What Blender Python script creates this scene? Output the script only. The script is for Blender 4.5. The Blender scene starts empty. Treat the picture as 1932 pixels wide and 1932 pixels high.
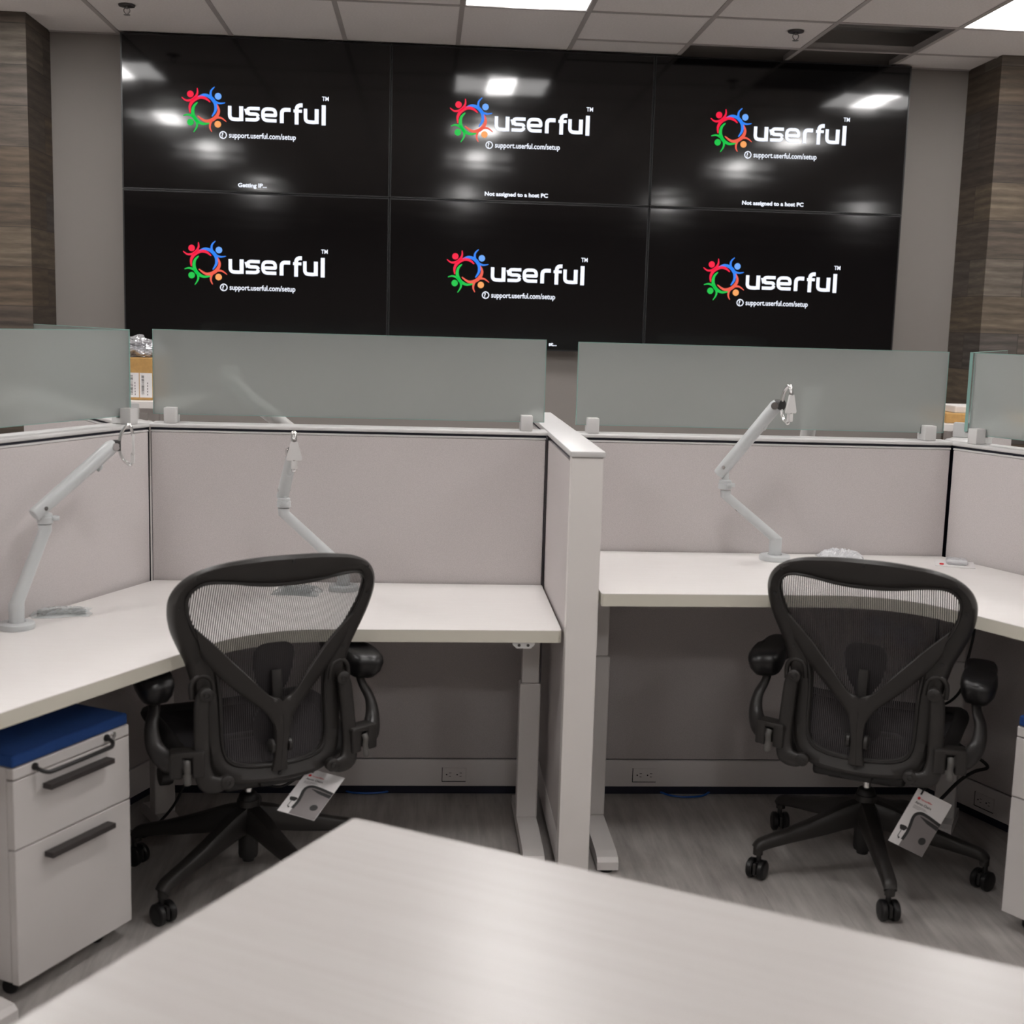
import bpy, bmesh, math, random
from mathutils import Vector, Matrix
random.seed(7)
S = bpy.context.scene
COL = S.collection
PI = math.pi

# ------------------------------------------------------------ camera, world, exposure
cam = bpy.data.cameras.new('camera'); camo = bpy.data.objects.new('camera', cam); COL.objects.link(camo)
cam.sensor_width = 36; cam.sensor_fit = 'HORIZONTAL'; cam.lens = 36 * 2420 / 1932
_r = Vector((.9974031, -.0664631, .0277443)); _d = Vector((.0177712, -.1461964, -.9890959)); _f = Vector((.0697945, .9870204, -.1446356))
camo.matrix_world = Matrix(((_r.x, -_d.x, -_f.x, 0), (_r.y, -_d.y, -_f.y, 0), (_r.z, -_d.z, -_f.z, 1.5996), (0, 0, 0, 1)))
cam.clip_start = .05; cam.clip_end = 60
cam.dof.use_dof = True; cam.dof.focus_distance = 5.0; cam.dof.aperture_fstop = 3.6
S.camera = camo
w = bpy.data.worlds.new('world'); S.world = w; w.use_nodes = True
w.node_tree.nodes['Background'].inputs[0].default_value = (1, .96, .94, 1)
w.node_tree.nodes['Background'].inputs[1].default_value = .02
S.view_settings.view_transform = 'Standard'; S.view_settings.look = 'None'
S.view_settings.exposure = 0.0; S.view_settings.gamma = 1; S.view_settings.use_curve_mapping = False
LIGHT_POWER = 15.6          # emission of the ceiling light diffusers

# ------------------------------------------------------------ materials
def mat(name, col, rough=.5, metal=0, spec=.5, **k):
    m = bpy.data.materials.new(name); m.use_nodes = True; b = m.node_tree.nodes['Principled BSDF']
    b.inputs['Base Color'].default_value = (*col, 1); b.inputs['Roughness'].default_value = rough
    b.inputs['Metallic'].default_value = metal; b.inputs['Specular IOR Level'].default_value = spec
    for kk, v in k.items():
        b.inputs[kk.replace('_', ' ')].default_value = v
    return m
def nd(m, t, **k):
    n = m.node_tree.nodes.new(t)
    for a, b in k.items(): setattr(n, a, b)
    return n
def lk(m, a, b): m.node_tree.links.new(a, b)
def coords(m, scale=(1, 1, 1), rot=(0, 0, 0), kind='Object'):
    tc = nd(m, 'ShaderNodeTexCoord'); mp = nd(m, 'ShaderNodeMapping')
    mp.inputs['Scale'].default_value = scale; mp.inputs['Rotation'].default_value = rot
    lk(m, tc.outputs[kind], mp.inputs[0]); return mp.outputs[0]
def noise(m, vec, scale, detail=3, rough=.5):
    n = nd(m, 'ShaderNodeTexNoise'); n.inputs['Scale'].default_value = scale; n.inputs['Detail'].default_value = detail
    n.inputs['Roughness'].default_value = rough; lk(m, vec, n.inputs['Vector']); return n.outputs[0]
def ramp(m, fac, stops):
    r = nd(m, 'ShaderNodeValToRGB'); e = r.color_ramp.elements
    while len(e) < len(stops): e.new(.5)
    for x, (p, c) in zip(e, stops): x.position = p; x.color = (*c, 1)
    lk(m, fac, r.inputs[0]); return r.outputs[0]
def bump(m, h, strength=.2, dist=.001):
    b = nd(m, 'ShaderNodeBump'); b.inputs['Strength'].default_value = strength; b.inputs['Distance'].default_value = dist
    lk(m, h, b.inputs['Height']); lk(m, b.outputs[0], m.node_tree.nodes['Principled BSDF'].inputs['Normal'])
def basecol(m, c): lk(m, c, m.node_tree.nodes['Principled BSDF'].inputs['Base Color'])
def emis(name, col, s):
    m = mat(name, (0, 0, 0), .6); b = m.node_tree.nodes['Principled BSDF']
    b.inputs['Emission Color'].default_value = (*col, 1); b.inputs['Emission Strength'].default_value = s; return m
def speck(name, col, amt=.12, scale=600, rough=.9, bs=.3, **k):
    m = mat(name, col, rough, **k); v = coords(m); n = noise(m, v, scale, 2)
    lo = tuple(c * (1 - amt) for c in col); hi = tuple(min(1, c * (1 + amt)) for c in col)
    basecol(m, ramp(m, n, [(.3, lo), (.7, hi)])); bump(m, n, bs, .0006); return m

M_fabric = speck('panel_fabric', (.565, .525, .52), .10, 420, .95)
M_trim = speck('panel_trim_paint', (.79, .755, .73), .03, 800, .45, .05)
M_cap = mat('white_cap_paint', (.64, .63, .625), .4)
M_navy = mat('dark_reveal', (.012, .013, .03), .5)
M_raceway = speck('raceway_paint', (.82, .78, .77), .03, 700, .5, .05)
M_black = mat('black_plastic', (.016, .015, .015), .45)
M_chair = speck('graphite_plastic', (.022, .0195, .018), .10, 900, .42, .15)
M_chair2 = mat('graphite_smooth_plastic', (.022, .020, .019), .38)
M_lever = mat('grey_lever_plastic', (.10, .095, .09), .4)
M_pad = mat('black_vinyl_pad', (.006, .0055, .006), .38)
M_chrome = mat('chrome', (.75, .75, .75), .15, 1)
M_arm = mat('silver_arm_paint', (.55, .57, .575), .30, 0, .5)
M_armw = mat('white_arm_plastic', (.70, .69, .68), .35)
M_alu = mat('desk_leg_paint', (.68, .65, .635), .42, .0)
M_edge = mat('cream_edge_band', (.66, .63, .545), .5)
M_switch = mat('white_switch_plastic', (.85, .85, .85), .3)
M_ped = speck('pedestal_paint', (.63, .60, .585), .02, 900, .45, .03)
M_handle = mat('dark_bronze_handle', (.05, .043, .042), .45, .3)
M_blue = speck('navy_fabric', (.010, .055, .22), .3, 900, .9, .5)
M_cardb = speck('cardboard', (.50, .29, .10), .08, 60, .85)
M_paper = mat('white_paper', (.78, .76, .76), .6)
M_ink = mat('black_ink', (.03, .03, .03), .7)
M_redink = mat('red_ink', (.65, .03, .04), .7)
M_greyink = mat('grey_ink', (.22, .20, .20), .7)
M_bluec = mat('blue_cable', (.01, .10, .42), .4)
M_slot = mat('socket_slot', (.03, .03, .03), .6)
M_bezel = mat('display_bezel', (.01, .01, .011), .35)
M_tbar = mat('ceiling_grid_paint', (.42, .39, .375), .5)
M_deck = mat('plenum_dark', (.05, .043, .038), .9)
M_duct = mat('galvanised_grey', (.22, .21, .20), .5, .3)

# desk laminate: white with very fine long grain
M_desk = mat('white_laminate', (.76, .73, .71), .34, 0, .45)
_v = coords(M_desk, (3, 60, 1)); _n = noise(M_desk, _v, 3, 4, .6)
basecol(M_desk, ramp(M_desk, _n, [(.3, (.755, .725, .705)), (.72, (.795, .77, .755))]))
_n2 = noise(M_desk, coords(M_desk), 260, 2); bump(M_desk, _n2, .08, .0005)

# foreground desk laminate: visible long grain, colour darkened to mimic dimmer light
M_desk2 = mat('dimmed_grained_laminate', (.6, .57, .55), .30, 0, .5)
_n = noise(M_desk2, coords(M_desk2, (1.2, 26, 1), (0, 0, 0)), 2.2, 5, .62)
basecol(M_desk2, ramp(M_desk2, _n, [(.3, (.505, .478, .462)), (.72, (.55, .527, .512))]))
bump(M_desk2, _n, .05, .0005)
# ceiling tile
M_tile = mat('ceiling_tile', (.80, .76, .74), .95)
_n = noise(M_tile, coords(M_tile), 90, 3); basecol(M_tile, ramp(M_tile, _n, [(.3, (.76, .72, .70)), (.7, (.83, .79, .77))]))
bump(M_tile, _n, .2, .002)

# painted wall
M_wall = mat('taupe_wall_paint', (.24, .217, .203), .75)
_n = noise(M_wall, coords(M_wall), 300, 2); bump(M_wall, _n, .12, .001)
M_room = mat('far_wall_paint', (.45, .42, .40), .85)

# floor: brushed grey vinyl plank
M_floor = mat('grey_vinyl_plank', (.3, .28, .26), .42, 0, .4)
_v = coords(M_floor, (1, 1, 1), (0, 0, PI / 2))
br = nd(M_floor, 'ShaderNodeTexBrick'); br.offset = .37
for k_, v_ in (('Scale', 1), ('Mortar Size', .0012), ('Brick Width', 1.22), ('Row Height', .20)): br.inputs[k_].default_value = v_
br.inputs['Color1'].default_value = (.23, .23, .23, 1); br.inputs['Color2'].default_value = (.9, .9, .9, 1); br.inputs['Mortar'].default_value = (0, 0, 0, 1)
lk(M_floor, _v, br.inputs['Vector'])
_a = noise(M_floor, coords(M_floor, (14, 1.4, 1), (0, 0, .06)), 2.2, 6, .65)
_b = noise(M_floor, coords(M_floor, (2, 1, 1)), 2.6, 4, .6)
mx = nd(M_floor, 'ShaderNodeMath', operation='MULTIPLY_ADD'); lk(M_floor, _a, mx.inputs[0]); mx.inputs[1].default_value = .62
m2 = nd(M_floor, 'ShaderNodeMath', operation='MULTIPLY'); lk(M_floor, _b, m2.inputs[0]); m2.inputs[1].default_value = .34; lk(M_floor, m2.outputs[0], mx.inputs[2])
m3 = nd(M_floor, 'ShaderNodeMath', operation='MULTIPLY_ADD'); lk(M_floor, br.outputs[0], m3.inputs[0]); m3.inputs[1].default_value = .07; lk(M_floor, mx.outputs[0], m3.inputs[2])
basecol(M_floor, ramp(M_floor, m3.outputs[0], [(.30, (.21, .19, .18)), (.44, (.345, .32, .305)), (.56, (.44, .415, .395)), (.72, (.56, .53, .505))]))
bump(M_floor, _a, .15, .0015)

# wood plank cladding
M_wood = mat('reclaimed_plank', (.2, .15, .12), .65)
def wood_nodes(m):
    tc = nd(m, 'ShaderNodeTexCoord'); sp = nd(m, 'ShaderNodeSeparateXYZ'); lk(m, tc.outputs['Object'], sp.inputs[0])
    ad = nd(m, 'ShaderNodeMath', operation='ADD'); lk(m, sp.outputs[0], ad.inputs[0]); lk(m, sp.outputs[1], ad.inputs[1])
    cb = nd(m, 'ShaderNodeCombineXYZ'); lk(m, ad.outputs[0], cb.inputs[0]); lk(m, sp.outputs[2], cb.inputs[1])
    b = nd(m, 'ShaderNodeTexBrick'); b.offset = .41; b.inputs['Scale'].default_value = 1; b.inputs['Mortar Size'].default_value = .0018
    b.inputs['Brick Width'].default_value = .93; b.inputs['Row Height'].default_value = .203; b.inputs['Bias'].default_value = 0
    b.inputs['Color1'].default_value = (0, 0, 0, 1); b.inputs['Color2'].default_value = (1, 1, 1, 1); b.inputs['Mortar'].default_value = (.5, .5, .5, 1)
    lk(m, cb.outputs[0], b.inputs['Vector'])
    # grain offset per plank
    of = nd(m, 'ShaderNodeVectorMath', operation='MULTIPLY_ADD'); lk(m, b.outputs['Color'], of.inputs[0]); of.inputs[1].default_value = (13, 7, 3); lk(m, cb.outputs[0], of.inputs[2])
    mp = nd(m, 'ShaderNodeMapping'); mp.inputs['Scale'].default_value = (1.6, 14, 1); lk(m, of.outputs[0], mp.inputs[0])
    n = noise(m, mp.outputs[0], 2.4, 7, .68)
    wv = nd(m, 'ShaderNodeTexWave', bands_direction='Y'); wv.inputs['Scale'].default_value = 1.1; wv.inputs['Distortion'].default_value = 9; wv.inputs['Detail'].default_value = 3; wv.inputs['Detail Scale'].default_value = .7
    mp2 = nd(m, 'ShaderNodeMapping'); mp2.inputs['Scale'].default_value = (1.1, 6, 1); lk(m, of.outputs[0], mp2.inputs[0]); lk(m, mp2.outputs[0], wv.inputs['Vector'])
    a = ramp(m, b.outputs['Color'], [(0, (.048, .038, .033)), (.3, (.105, .076, .050)), (.55, (.078, .067, .060)), (.8, (.135, .103, .070)), (1, (.115, .104, .094))])
    g = ramp(m, n, [(.3, (.45, .45, .45)), (.7, (1.3, 1.3, 1.3))])
    g2 = ramp(m, wv.outputs['Fac'], [(0, (.78, .78, .78)), (1, (1.1, 1.1, 1.1))])
    x1 = nd(m, 'ShaderNodeVectorMath', operation='MULTIPLY'); lk(m, a, x1.inputs[0]); lk(m, g, x1.inputs[1])
    x2 = nd(m, 'ShaderNodeVectorMath', operation='MULTIPLY'); lk(m, x1.outputs[0], x2.inputs[0]); lk(m, g2, x2.inputs[1])
    mm = nd(m, 'ShaderNodeMix', data_type='RGBA'); lk(m, b.outputs['Fac'], mm.inputs[0]); lk(m, x2.outputs[0], mm.inputs[6]); mm.inputs[7].default_value = (.03, .024, .02, 1)
    basecol(m, mm.outputs[2]); bump(m, n, .3, .002)
wood_nodes(M_wood)

# glossy black screen glass with slight horizontal ripple
def screen_mat(name, ripple, rough):
    m = mat(name, (.0035, .003, .0034), rough, 0, .5)
    a = noise(m, coords(m, (1.1, 1, 5.5)), 1.0, 2, .5)
    bump(m, a, 1, ripple); return m
M_scr = screen_mat('screen_glass_upper', .0010, .085)
M_scr2 = screen_mat('screen_glass_lower', .0006, .085)

# frosted pale green glass
def glass_mat(name, col, edge=False):
    m = bpy.data.materials.new(name); m.use_nodes = True; nt = m.node_tree; nt.nodes.clear()
    o = nd(m, 'ShaderNodeOutputMaterial')
    rf = nd(m, 'ShaderNodeBsdfRefraction'); rf.inputs['Color'].default_value = (*col, 1); rf.inputs['Roughness'].default_value = .24; rf.inputs['IOR'].default_value = 1.14
    tl = nd(m, 'ShaderNodeBsdfTranslucent'); tl.inputs['Color'].default_value = (*col, 1)
    df = nd(m, 'ShaderNodeBsdfDiffuse'); df.inputs['Color'].default_value = (*[c * .62 for c in col], 1)
    gl = nd(m, 'ShaderNodeBsdfGlossy'); gl.inputs['Roughness'].default_value = .18
    a = nd(m, 'ShaderNodeMixShader'); a.inputs[0].default_value = .42; lk(m, rf.outputs[0], a.inputs[1]); lk(m, df.outputs[0], a.inputs[2])
    b = nd(m, 'ShaderNodeMixShader'); b.inputs[0].default_value = .18; lk(m, a.outputs[0], b.inputs[1]); lk(m, tl.outputs[0], b.inputs[2])
    fr = nd(m, 'ShaderNodeFresnel'); fr.inputs[0].default_value = 1.4
    c = nd(m, 'ShaderNodeMixShader'); lk(m, fr.outputs[0], c.inputs[0]); lk(m, b.outputs[0], c.inputs[1]); lk(m, gl.outputs[0], c.inputs[2])
    lk(m, c.outputs[0], o.inputs[0]); return m
M_glass = glass_mat('frosted_glass', (.85, .885, .865))
M_gedge = mat('polished_glass_edge', (.24, .40, .36), .25)

# clear plastic film
def film(name, alpha, col=(.8, .85, .85)):
    m = mat(name, col, .12, 0, .8); m.node_tree.nodes['Principled BSDF'].inputs['Alpha'].default_value = alpha
    n = noise(m, coords(m), 45, 3); bump(m, n, .9, .01); return m
M_film = film('clear_plastic_film', .33)
M_film2 = film('clear_bubble_film', .62, (.75, .76, .78))

# woven chair mesh: vertical threads with see-through gaps
M_mesh = bpy.data.materials.new('woven_mesh'); M_mesh.use_nodes = True
def mesh_nodes(m, period, duty):
    nt = m.node_tree; b = nt.nodes['Principled BSDF']; b.inputs['Base Color'].default_value = (.045, .040, .043, 1); b.inputs['Roughness'].default_value = .7
    tc = nd(m, 'ShaderNodeTexCoord'); sp = nd(m, 'ShaderNodeSeparateXYZ'); lk(m, tc.outputs['Object'], sp.inputs[0])
    dv = nd(m, 'ShaderNodeMath', operation='DIVIDE'); lk(m, sp.outputs[0], dv.inputs[0]); dv.inputs[1].default_value = period
    fr = nd(m, 'ShaderNodeMath', operation='FRACT'); lk(m, dv.outputs[0], fr.inputs[0])
    lt = nd(m, 'ShaderNodeMath', operation='LESS_THAN'); lk(m, fr.outputs[0], lt.inputs[0]); lt.inputs[1].default_value = duty
    mr = nd(m, 'ShaderNodeMath', operation='MULTIPLY_ADD'); lk(m, lt.outputs[0], mr.inputs[0]); mr.inputs[1].default_value = .80; mr.inputs[2].default_value = .15
    lk(m, mr.outputs[0], b.inputs['Alpha'])
mesh_nodes(M_mesh, .0055, .52)
M_seatmesh = mat('dark_seat_weave', (.02, .018, .02), .8)

# ------------------------------------------------------------ geometry helpers
def link(name, bm, m, parent=None, smooth=False, auto=True):
    me = bpy.data.meshes.new(name); bmesh.ops.recalc_face_normals(bm, faces=bm.faces) if auto else None
    bm.to_mesh(me); bm.free()
    for mm in (m if isinstance(m, (list, tuple)) else [m]): me.materials.append(mm)
    if smooth:
        for p in me.polygons: p.use_smooth = True
        if hasattr(me, 'set_sharp_from_angle'): me.set_sharp_from_angle(angle=math.radians(42))
    o = bpy.data.objects.new(name, me); COL.objects.link(o)
    if parent: o.parent = parent
    return o
def tag(o, label=None, cat=None, group=None, kind=None):
    if label: o['label'] = label
    if cat: o['category'] = cat
    if group: o['group'] = group
    if kind: o['kind'] = kind
    return o
def thing(name, label, cat, loc=(0, 0, 0), rz=0, group=None):
    o = bpy.data.objects.new(name, None); o.empty_display_size = .1; COL.objects.link(o); o.location = loc; o.rotation_euler = (0, 0, rz)
    return tag(o, label, cat, group)
def B(): return bmesh.new()
def box(bm, x0, x1, y0, y1, z0, z1, bev=0, seg=2, T=None, mi=0):
    vs = [bm.verts.new((x, y, z)) for x in (x0, x1) for y in (y0, y1) for z in (z0, z1)]
    F = [(0, 1, 3, 2), (4, 6, 7, 5), (0, 4, 5, 1), (2, 3, 7, 6), (0, 2, 6, 4), (1, 5, 7, 3)]
    fs = [bm.faces.new([vs[i] for i in f]) for f in F]
    for f in fs: f.material_index = mi
    if bev:
        es = {e for f in fs for e in f.edges}
        r = bmesh.ops.bevel(bm, geom=list(es), offset=bev, segments=seg, affect='EDGES', profile=.5)
        vs = list({v for v in vs if v.is_valid} | {v for f in r['faces'] for v in f.verts})
    if T:
        for v in vs: v.co = T @ v.co
    return bm
def frame_of(p, d, up=Vector((0, 0, 1))):
    d = d.normalized(); s = d.cross(up)
    if s.length < 1e-4: s = d.cross(Vector((0, 1, 0)))
    s.normalize(); return s, s.cross(d).normalized()
def tube(bm, pts, r, n=12, closed=False, caps=True, up=None, sq=1.0, mi=0):
    """sweep; r = scalar / list of scalars / list of (half width, half thickness)"""
    pts = [Vector(p) for p in pts]; N = len(pts)
    rs = r if isinstance(r, (list, tuple)) and len(r) == N and not (len(r) == 2 and N != 2) else [r] * N
    rings = []; prev = None
    for i, p in enumerate(pts):
        a = pts[(i - 1) % N] if (closed or i > 0) else p; b = pts[(i + 1) % N] if (closed or i < N - 1) else p
        d = (b - a).normalized()
        if up is not None: s, u = frame_of(p, d, Vector(up))
        else:
            if prev is None: s, u = frame_of(p, d)
            else:
                s = prev - d * prev.dot(d)
                s = s.normalized() if s.length > 1e-6 else frame_of(p, d)[0]
                u = s.cross(d).normalized()
            prev = s
        w_, t_ = (rs[i] if isinstance(rs[i], (list, tuple)) else (rs[i], rs[i]))
        ring = []
        for k in range(n):
            th = 2 * PI * k / n; c, sn = math.cos(th), math.sin(th)
            c = math.copysign(abs(c) ** sq, c); sn = math.copysign(abs(sn) ** sq, sn)
            ring.append(bm.verts.new(p + s * (w_ * c) + u * (t_ * sn)))
        rings.append(ring)
    M = N if closed else N - 1
    for i in range(M):
        A, C = rings[i], rings[(i + 1) % N]
        for k in range(n):
            f = bm.faces.new((A[k], A[(k + 1) % n], C[(k + 1) % n], C[k])); f.material_index = mi
    if not closed and caps:
        bm.faces.new(rings[0][::-1]).material_index = mi; bm.faces.new(rings[-1]).material_index = mi
    return bm
def cyl(bm, a, b, r, n=20, r2=None, mi=0): return tube(bm, [a, b], [r, r if r2 is None else r2], n, mi=mi)
def lathe(bm, prof, c=(0, 0, 0), n=28, axis='z'):
    """profile [(radius, height)]"""
    rings = []
    for r, h in prof:
        ring = []
        for k in range(n):
            a = 2 * PI * k / n; x, y = r * math.cos(a), r * math.sin(a)
            v = {'z': (x, y, h), 'x': (h, x, y), 'y': (x, h, y)}[axis]
            ring.append(bm.verts.new(Vector(c) + Vector(v)))
        rings.append(ring)
    for A, C in zip(rings, rings[1:]):
        for k in range(n): bm.faces.new((A[k], A[(k + 1) % n], C[(k + 1) % n], C[k]))
    bm.faces.new(rings[0][::-1]); bm.faces.new(rings[-1]); return bm
def cat(pts, k=6, closed=False):
    P = [Vector(p) for p in pts]; N = len(P); out = []
    for i in range(N if closed else N - 1):
        p1, p2 = P[i], P[(i + 1) % N]
        p0 = P[(i - 1) % N] if (closed or i > 0) else p1; p3 = P[(i + 2) % N] if (closed or i + 2 < N) else p2
        for j in range(k):
            t = j / k; out.append(.5 * ((2 * p1) + (p2 - p0) * t + (2 * p0 - 5 * p1 + 4 * p2 - p3) * t * t + (3 * p1 - p0 - 3 * p2 + p3) * t ** 3))
    if not closed: out.append(P[-1])
    return out
def lerpl(vals, n):
    out = []
    for i in range(n):
        t = i / (n - 1) * (len(vals) - 1); a = min(int(t), len(vals) - 2); f = t - a
        x, y = vals[a], vals[a + 1]
        out.append(tuple(p + (q - p) * f for p, q in zip(x, y)) if isinstance(x, tuple) else x + (y - x) * f)
    return out
def prism(bm, poly, z0, z1, T=None, side=None, bev=0):
    """extrude a 2D polygon from z0 to z1; side = material index of the sides"""
    lo = [bm.verts.new((x, y, z0)) for x, y in poly]; hi = [bm.verts.new((x, y, z1)) for x, y in poly]
    n = len(poly); bm.faces.new(lo[::-1]); top = bm.faces.new(hi); sf = []
    for i in range(n):
        f = bm.faces.new((lo[i], lo[(i + 1) % n], hi[(i + 1) % n], hi[i])); sf.append(f)
        if side is not None: f.material_index = side
    if bev: bmesh.ops.bevel(bm, geom=list(top.edges), offset=bev, segments=2, affect='EDGES')
    if T:
        for v in bm.verts: v.co = T @ v.co
    return bm
def rot_z(a): return Matrix.Rotation(a, 4, 'Z')
def place(x, y, z, rz=0): return Matrix.Translation((x, y, z)) @ rot_z(rz)

# ------------------------------------------------------------ the room
YW = 7.39; HC = 3.10; X0, X1, YB = -6.2, 7.0, -5.0
def struct(name, bm, m, parent=None, **k):
    o = link(name, bm, m, parent, **k)
    if not parent: o['kind'] = 'structure'
    return o
struct('floor', box(B(), X0, X1, YB, YW, -.1, 0), M_floor)
struct('wall_back', box(B(), X0, X1, YW, YW + .12, 0, 3.95), M_wall)
struct('wall_front', box(B(), X0, X1, YB - .12, YB, 0, 3.95), M_room)
struct('wall_left', box(B(), X0 - .12, X0, YB, YW, 0, 3.95), M_room)
struct('wall_right', box(B(), X1, X1 + .12, YB, YW, 0, 3.95), M_room)
struct('wall_left_clad', box(B(), X0, -2.055, 6.96, YW, 0, HC), M_wood)
struct('wall_right_clad', box(B(), 3.055, X1, 6.96, YW, 0, HC), M_wood)
struct('ceiling_deck', box(B(), X0, X1, YB, YW, 3.95, 4.05), M_deck)

GX0 = -1.682; GY0 = 7.024; P = .61
xs = [GX0 + P * i for i in range(-8, 15)]; ys = [YW] + [GY0 - P * j for j in range(0, 20)]
def is_light(i, j):   # tile column index (0 at GX0) and row index; rows 2,5,8.. columns 3,7,-1,..
    return j >= 1 and (j - 2) % 3 == 0 and (i - 3) % 4 == 0 and j != 11 and j < 16
tb = B(); gb = B(); lights = []
for a in range(len(xs) - 1):
    i = a - 8; x0, x1 = max(xs[a], X0), min(xs[a + 1], X1)
    if x1 - x0 < .05: continue
    for j in range(len(ys) - 1):
        y1, y0 = ys[j], max(ys[j + 1], YB)
        if y1 - y0 < .03: continue
        if j == 1 and i == 6: continue                      # the missing tiles
        if j == 0 and i in (5, 6): continue
        if j == 0 and i < 4: continue
        if j == 1 and i < 4: y1 = YW
        if is_light(i, j): lights.append((x0, x1, y0, y1)); continue
        box(tb, x0 + .002, x1 - .002, y0 + .002, y1 - .002, HC, HC + .016)
struct('ceiling', tb, M_tile)
for x in xs:
    if X0 < x < X1: box(gb, x - .012, x + .012, YB, YW, HC - .004, HC + .001); box(gb, x - .0015, x + .0015, YB, YW, HC, HC + .035)
for y in ys[1:]:
    xg = -1.682 + .61 * 4 if abs(y - 7.024) < .01 else X0
    if y > YB: box(gb, xg, X1, y - .012, y + .012, HC - .0045, HC + .001); box(gb, xg, X1, y - .0015, y + .0015, HC, HC + .035)
box(gb, X0, X1, YW - .02, YW, HC - .005, HC + .001)
tag(link('trim_1', gb, M_tbar), kind='structure')

# plenum contents seen through the missing tiles
b = box(B(), 1.2, 3.1, 7.02, 7.10, 3.22, 3.27, .004)
for x in (1.25, 3.05): cyl(b, (x, 7.06, 3.25), (x, 7.06, 3.952), .006, 8)
st = link('channel_strut', b, M_duct)
tag(st, 'grey metal channel running above the missing ceiling tiles', 'strut')
st = link('junction_box', box(B(), 2.30, 2.56, 6.98, 7.12, 3.275, 3.33, .006), M_paper)
tag(st, 'pale flat box lying on the channel above the missing ceiling tile', 'box')

# ceiling lights
M_lit = emis('lit_diffuser', (1, .975, .958), LIGHT_POWER * .48)
M_lamp = emis('lit_lamp_strip', (1, .975, .958), LIGHT_POWER * 3.2)
names = {}
for (x0, x1, y0, y1) in lights:
    cx, cy = (x0 + x1) / 2, (y0 + y1) / 2
    if abs(cx - .453) < .1 and cy > 5.9: lab = 'lit square ceiling light above the middle of the video wall'
    elif abs(cx - 2.89) < .1 and cy > 5.9: lab = 'lit square ceiling light at the top right, beside the missing tile'
    else: lab = 'lit square ceiling light outside the view, mirrored in the dark displays'
    t = thing('ceiling_light', lab, 'ceiling light', (cx, cy, HC), 0, 'square ceiling lights')
    fb = B(); h = P / 2 - .001
    for (a, b, c, d) in ((-h, h, -h, -h + .016), (-h, h, h - .016, h), (-h, -h + .016, -h + .016, h - .016), (h - .016, h, -h + .016, h - .016)): box(fb, a, b, c, d, -.002, .06)
    link('frame', fb, M_cap, t); link('diffuser', box(B(), -h + .016, h - .016, -h + .016, h - .016, .006, .012), M_lit, t)
    link('lamp_strip', box(B(), -.085, .085, -h + .03, h - .03, -.001, .0058, .002), M_lamp, t)

# fire sprinklers
for (x, y, lab) in ((-1.49, 6.70, 'small dark fire sprinkler in the ceiling above the upper left display'), (1.83, 6.62, 'small dark fire sprinkler in the ceiling next to the missing tile')):
    t = thing('fire_sprinkler', lab, 'sprinkler', (x, y, HC), 0, 'ceiling sprinklers')
    link('escutcheon', lathe(B(), [(.030, 0), (.041, -.004), (.038, -.010), (.012, -.012), (.010, 0)], n=24), M_handle, t, True)
    b = B(); cyl(b, (0, 0, -.01), (0, 0, -.022), .006)
    for s in (-1, 1): tube(b, cat([(.004 * s, 0, -.015), (.014 * s, 0, -.024), (.013 * s, 0, -.036), (.003 * s, 0, -.046)], 4), .0025, 6)
    lathe(b, [(.004, -.046), (.016, -.048), (.016, -.050), (.003, -.051)], n=16); link('nozzle', b, M_duct, t, True)

# ------------------------------------------------------------ video wall
TX, TW, ZT = -1.6604, 1.4493, 3.0895; TH = .817; YT = 7.29
K = .000497
EW = emis('screen_white', (.86, .90, 1), 1.15)
E_red = emis('screen_red', (1, .005, .055), .9); E_red2 = emis('screen_dark_red', (.62, .004, .04), .75)
E_blue = emis('screen_blue', (.03, .25, 1), .9); E_blue2 = emis('screen_pale_blue', (.16, .42, 1), .95)
E_green = emis('screen_green', (.003, .62, .07), .85); E_or = emis('screen_coral', (1, .13, .08), .85); E_or2 = emis('screen_orange', (1, .40, .12), .95)
def to_yz(o):  # flat shapes are drawn in X/Z
    return o
def ribbon2(bm, pts, wid, y=0):
    """flat ribbon in XZ with half widths wid (list)"""
    n = len(pts); L = []; R = []
    for i in range(n):
        a = pts[max(i - 1, 0)]; b = pts[min(i + 1, n - 1)]; dx, dz = b[0] - a[0], b[1] - a[1]; l = math.hypot(dx, dz) or 1
        nx, nz = -dz / l, dx / l
        # miter correction
        if 0 < i < n - 1:
            d1 = (pts[i][0] - a[0], pts[i][1] - a[1]); d2 = (b[0] - pts[i][0], b[1] - pts[i][1]); l1 = math.hypot(*d1) or 1; l2 = math.hypot(*d2) or 1
            cs = max(-1, min(1, (d1[0] * d2[0] + d1[1] * d2[1]) / l1 / l2)); f = 1 / max(.5, math.sqrt((1 + cs) / 2))
        else: f = 1
        w_ = wid[i] * f
        L.append(bm.verts.new((pts[i][0] + nx * w_, y, pts[i][1] + nz * w_))); R.append(bm.verts.new((pts[i][0] - nx * w_, y, pts[i][1] - nz * w_)))
    for i in range(n - 1): bm.faces.new((L[i], L[i + 1], R[i + 1], R[i]))
def disc2(bm, cx, cz, r, y=0, n=24, r0=0):
    o = [bm.verts.new((cx + r * math.cos(2 * PI * k / n), y, cz + r * math.sin(2 * PI * k / n))) for k in range(n)]
    if r0:
        q = [bm.verts.new((cx + r0 * math.cos(2 * PI * k / n), y, cz + r0 * math.sin(2 * PI * k / n))) for k in range(n)]
        for k in range(n): bm.faces.new((o[k], o[(k + 1) % n], q[(k + 1) % n], q[k]))
    else: bm.faces.new(o)
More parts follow.
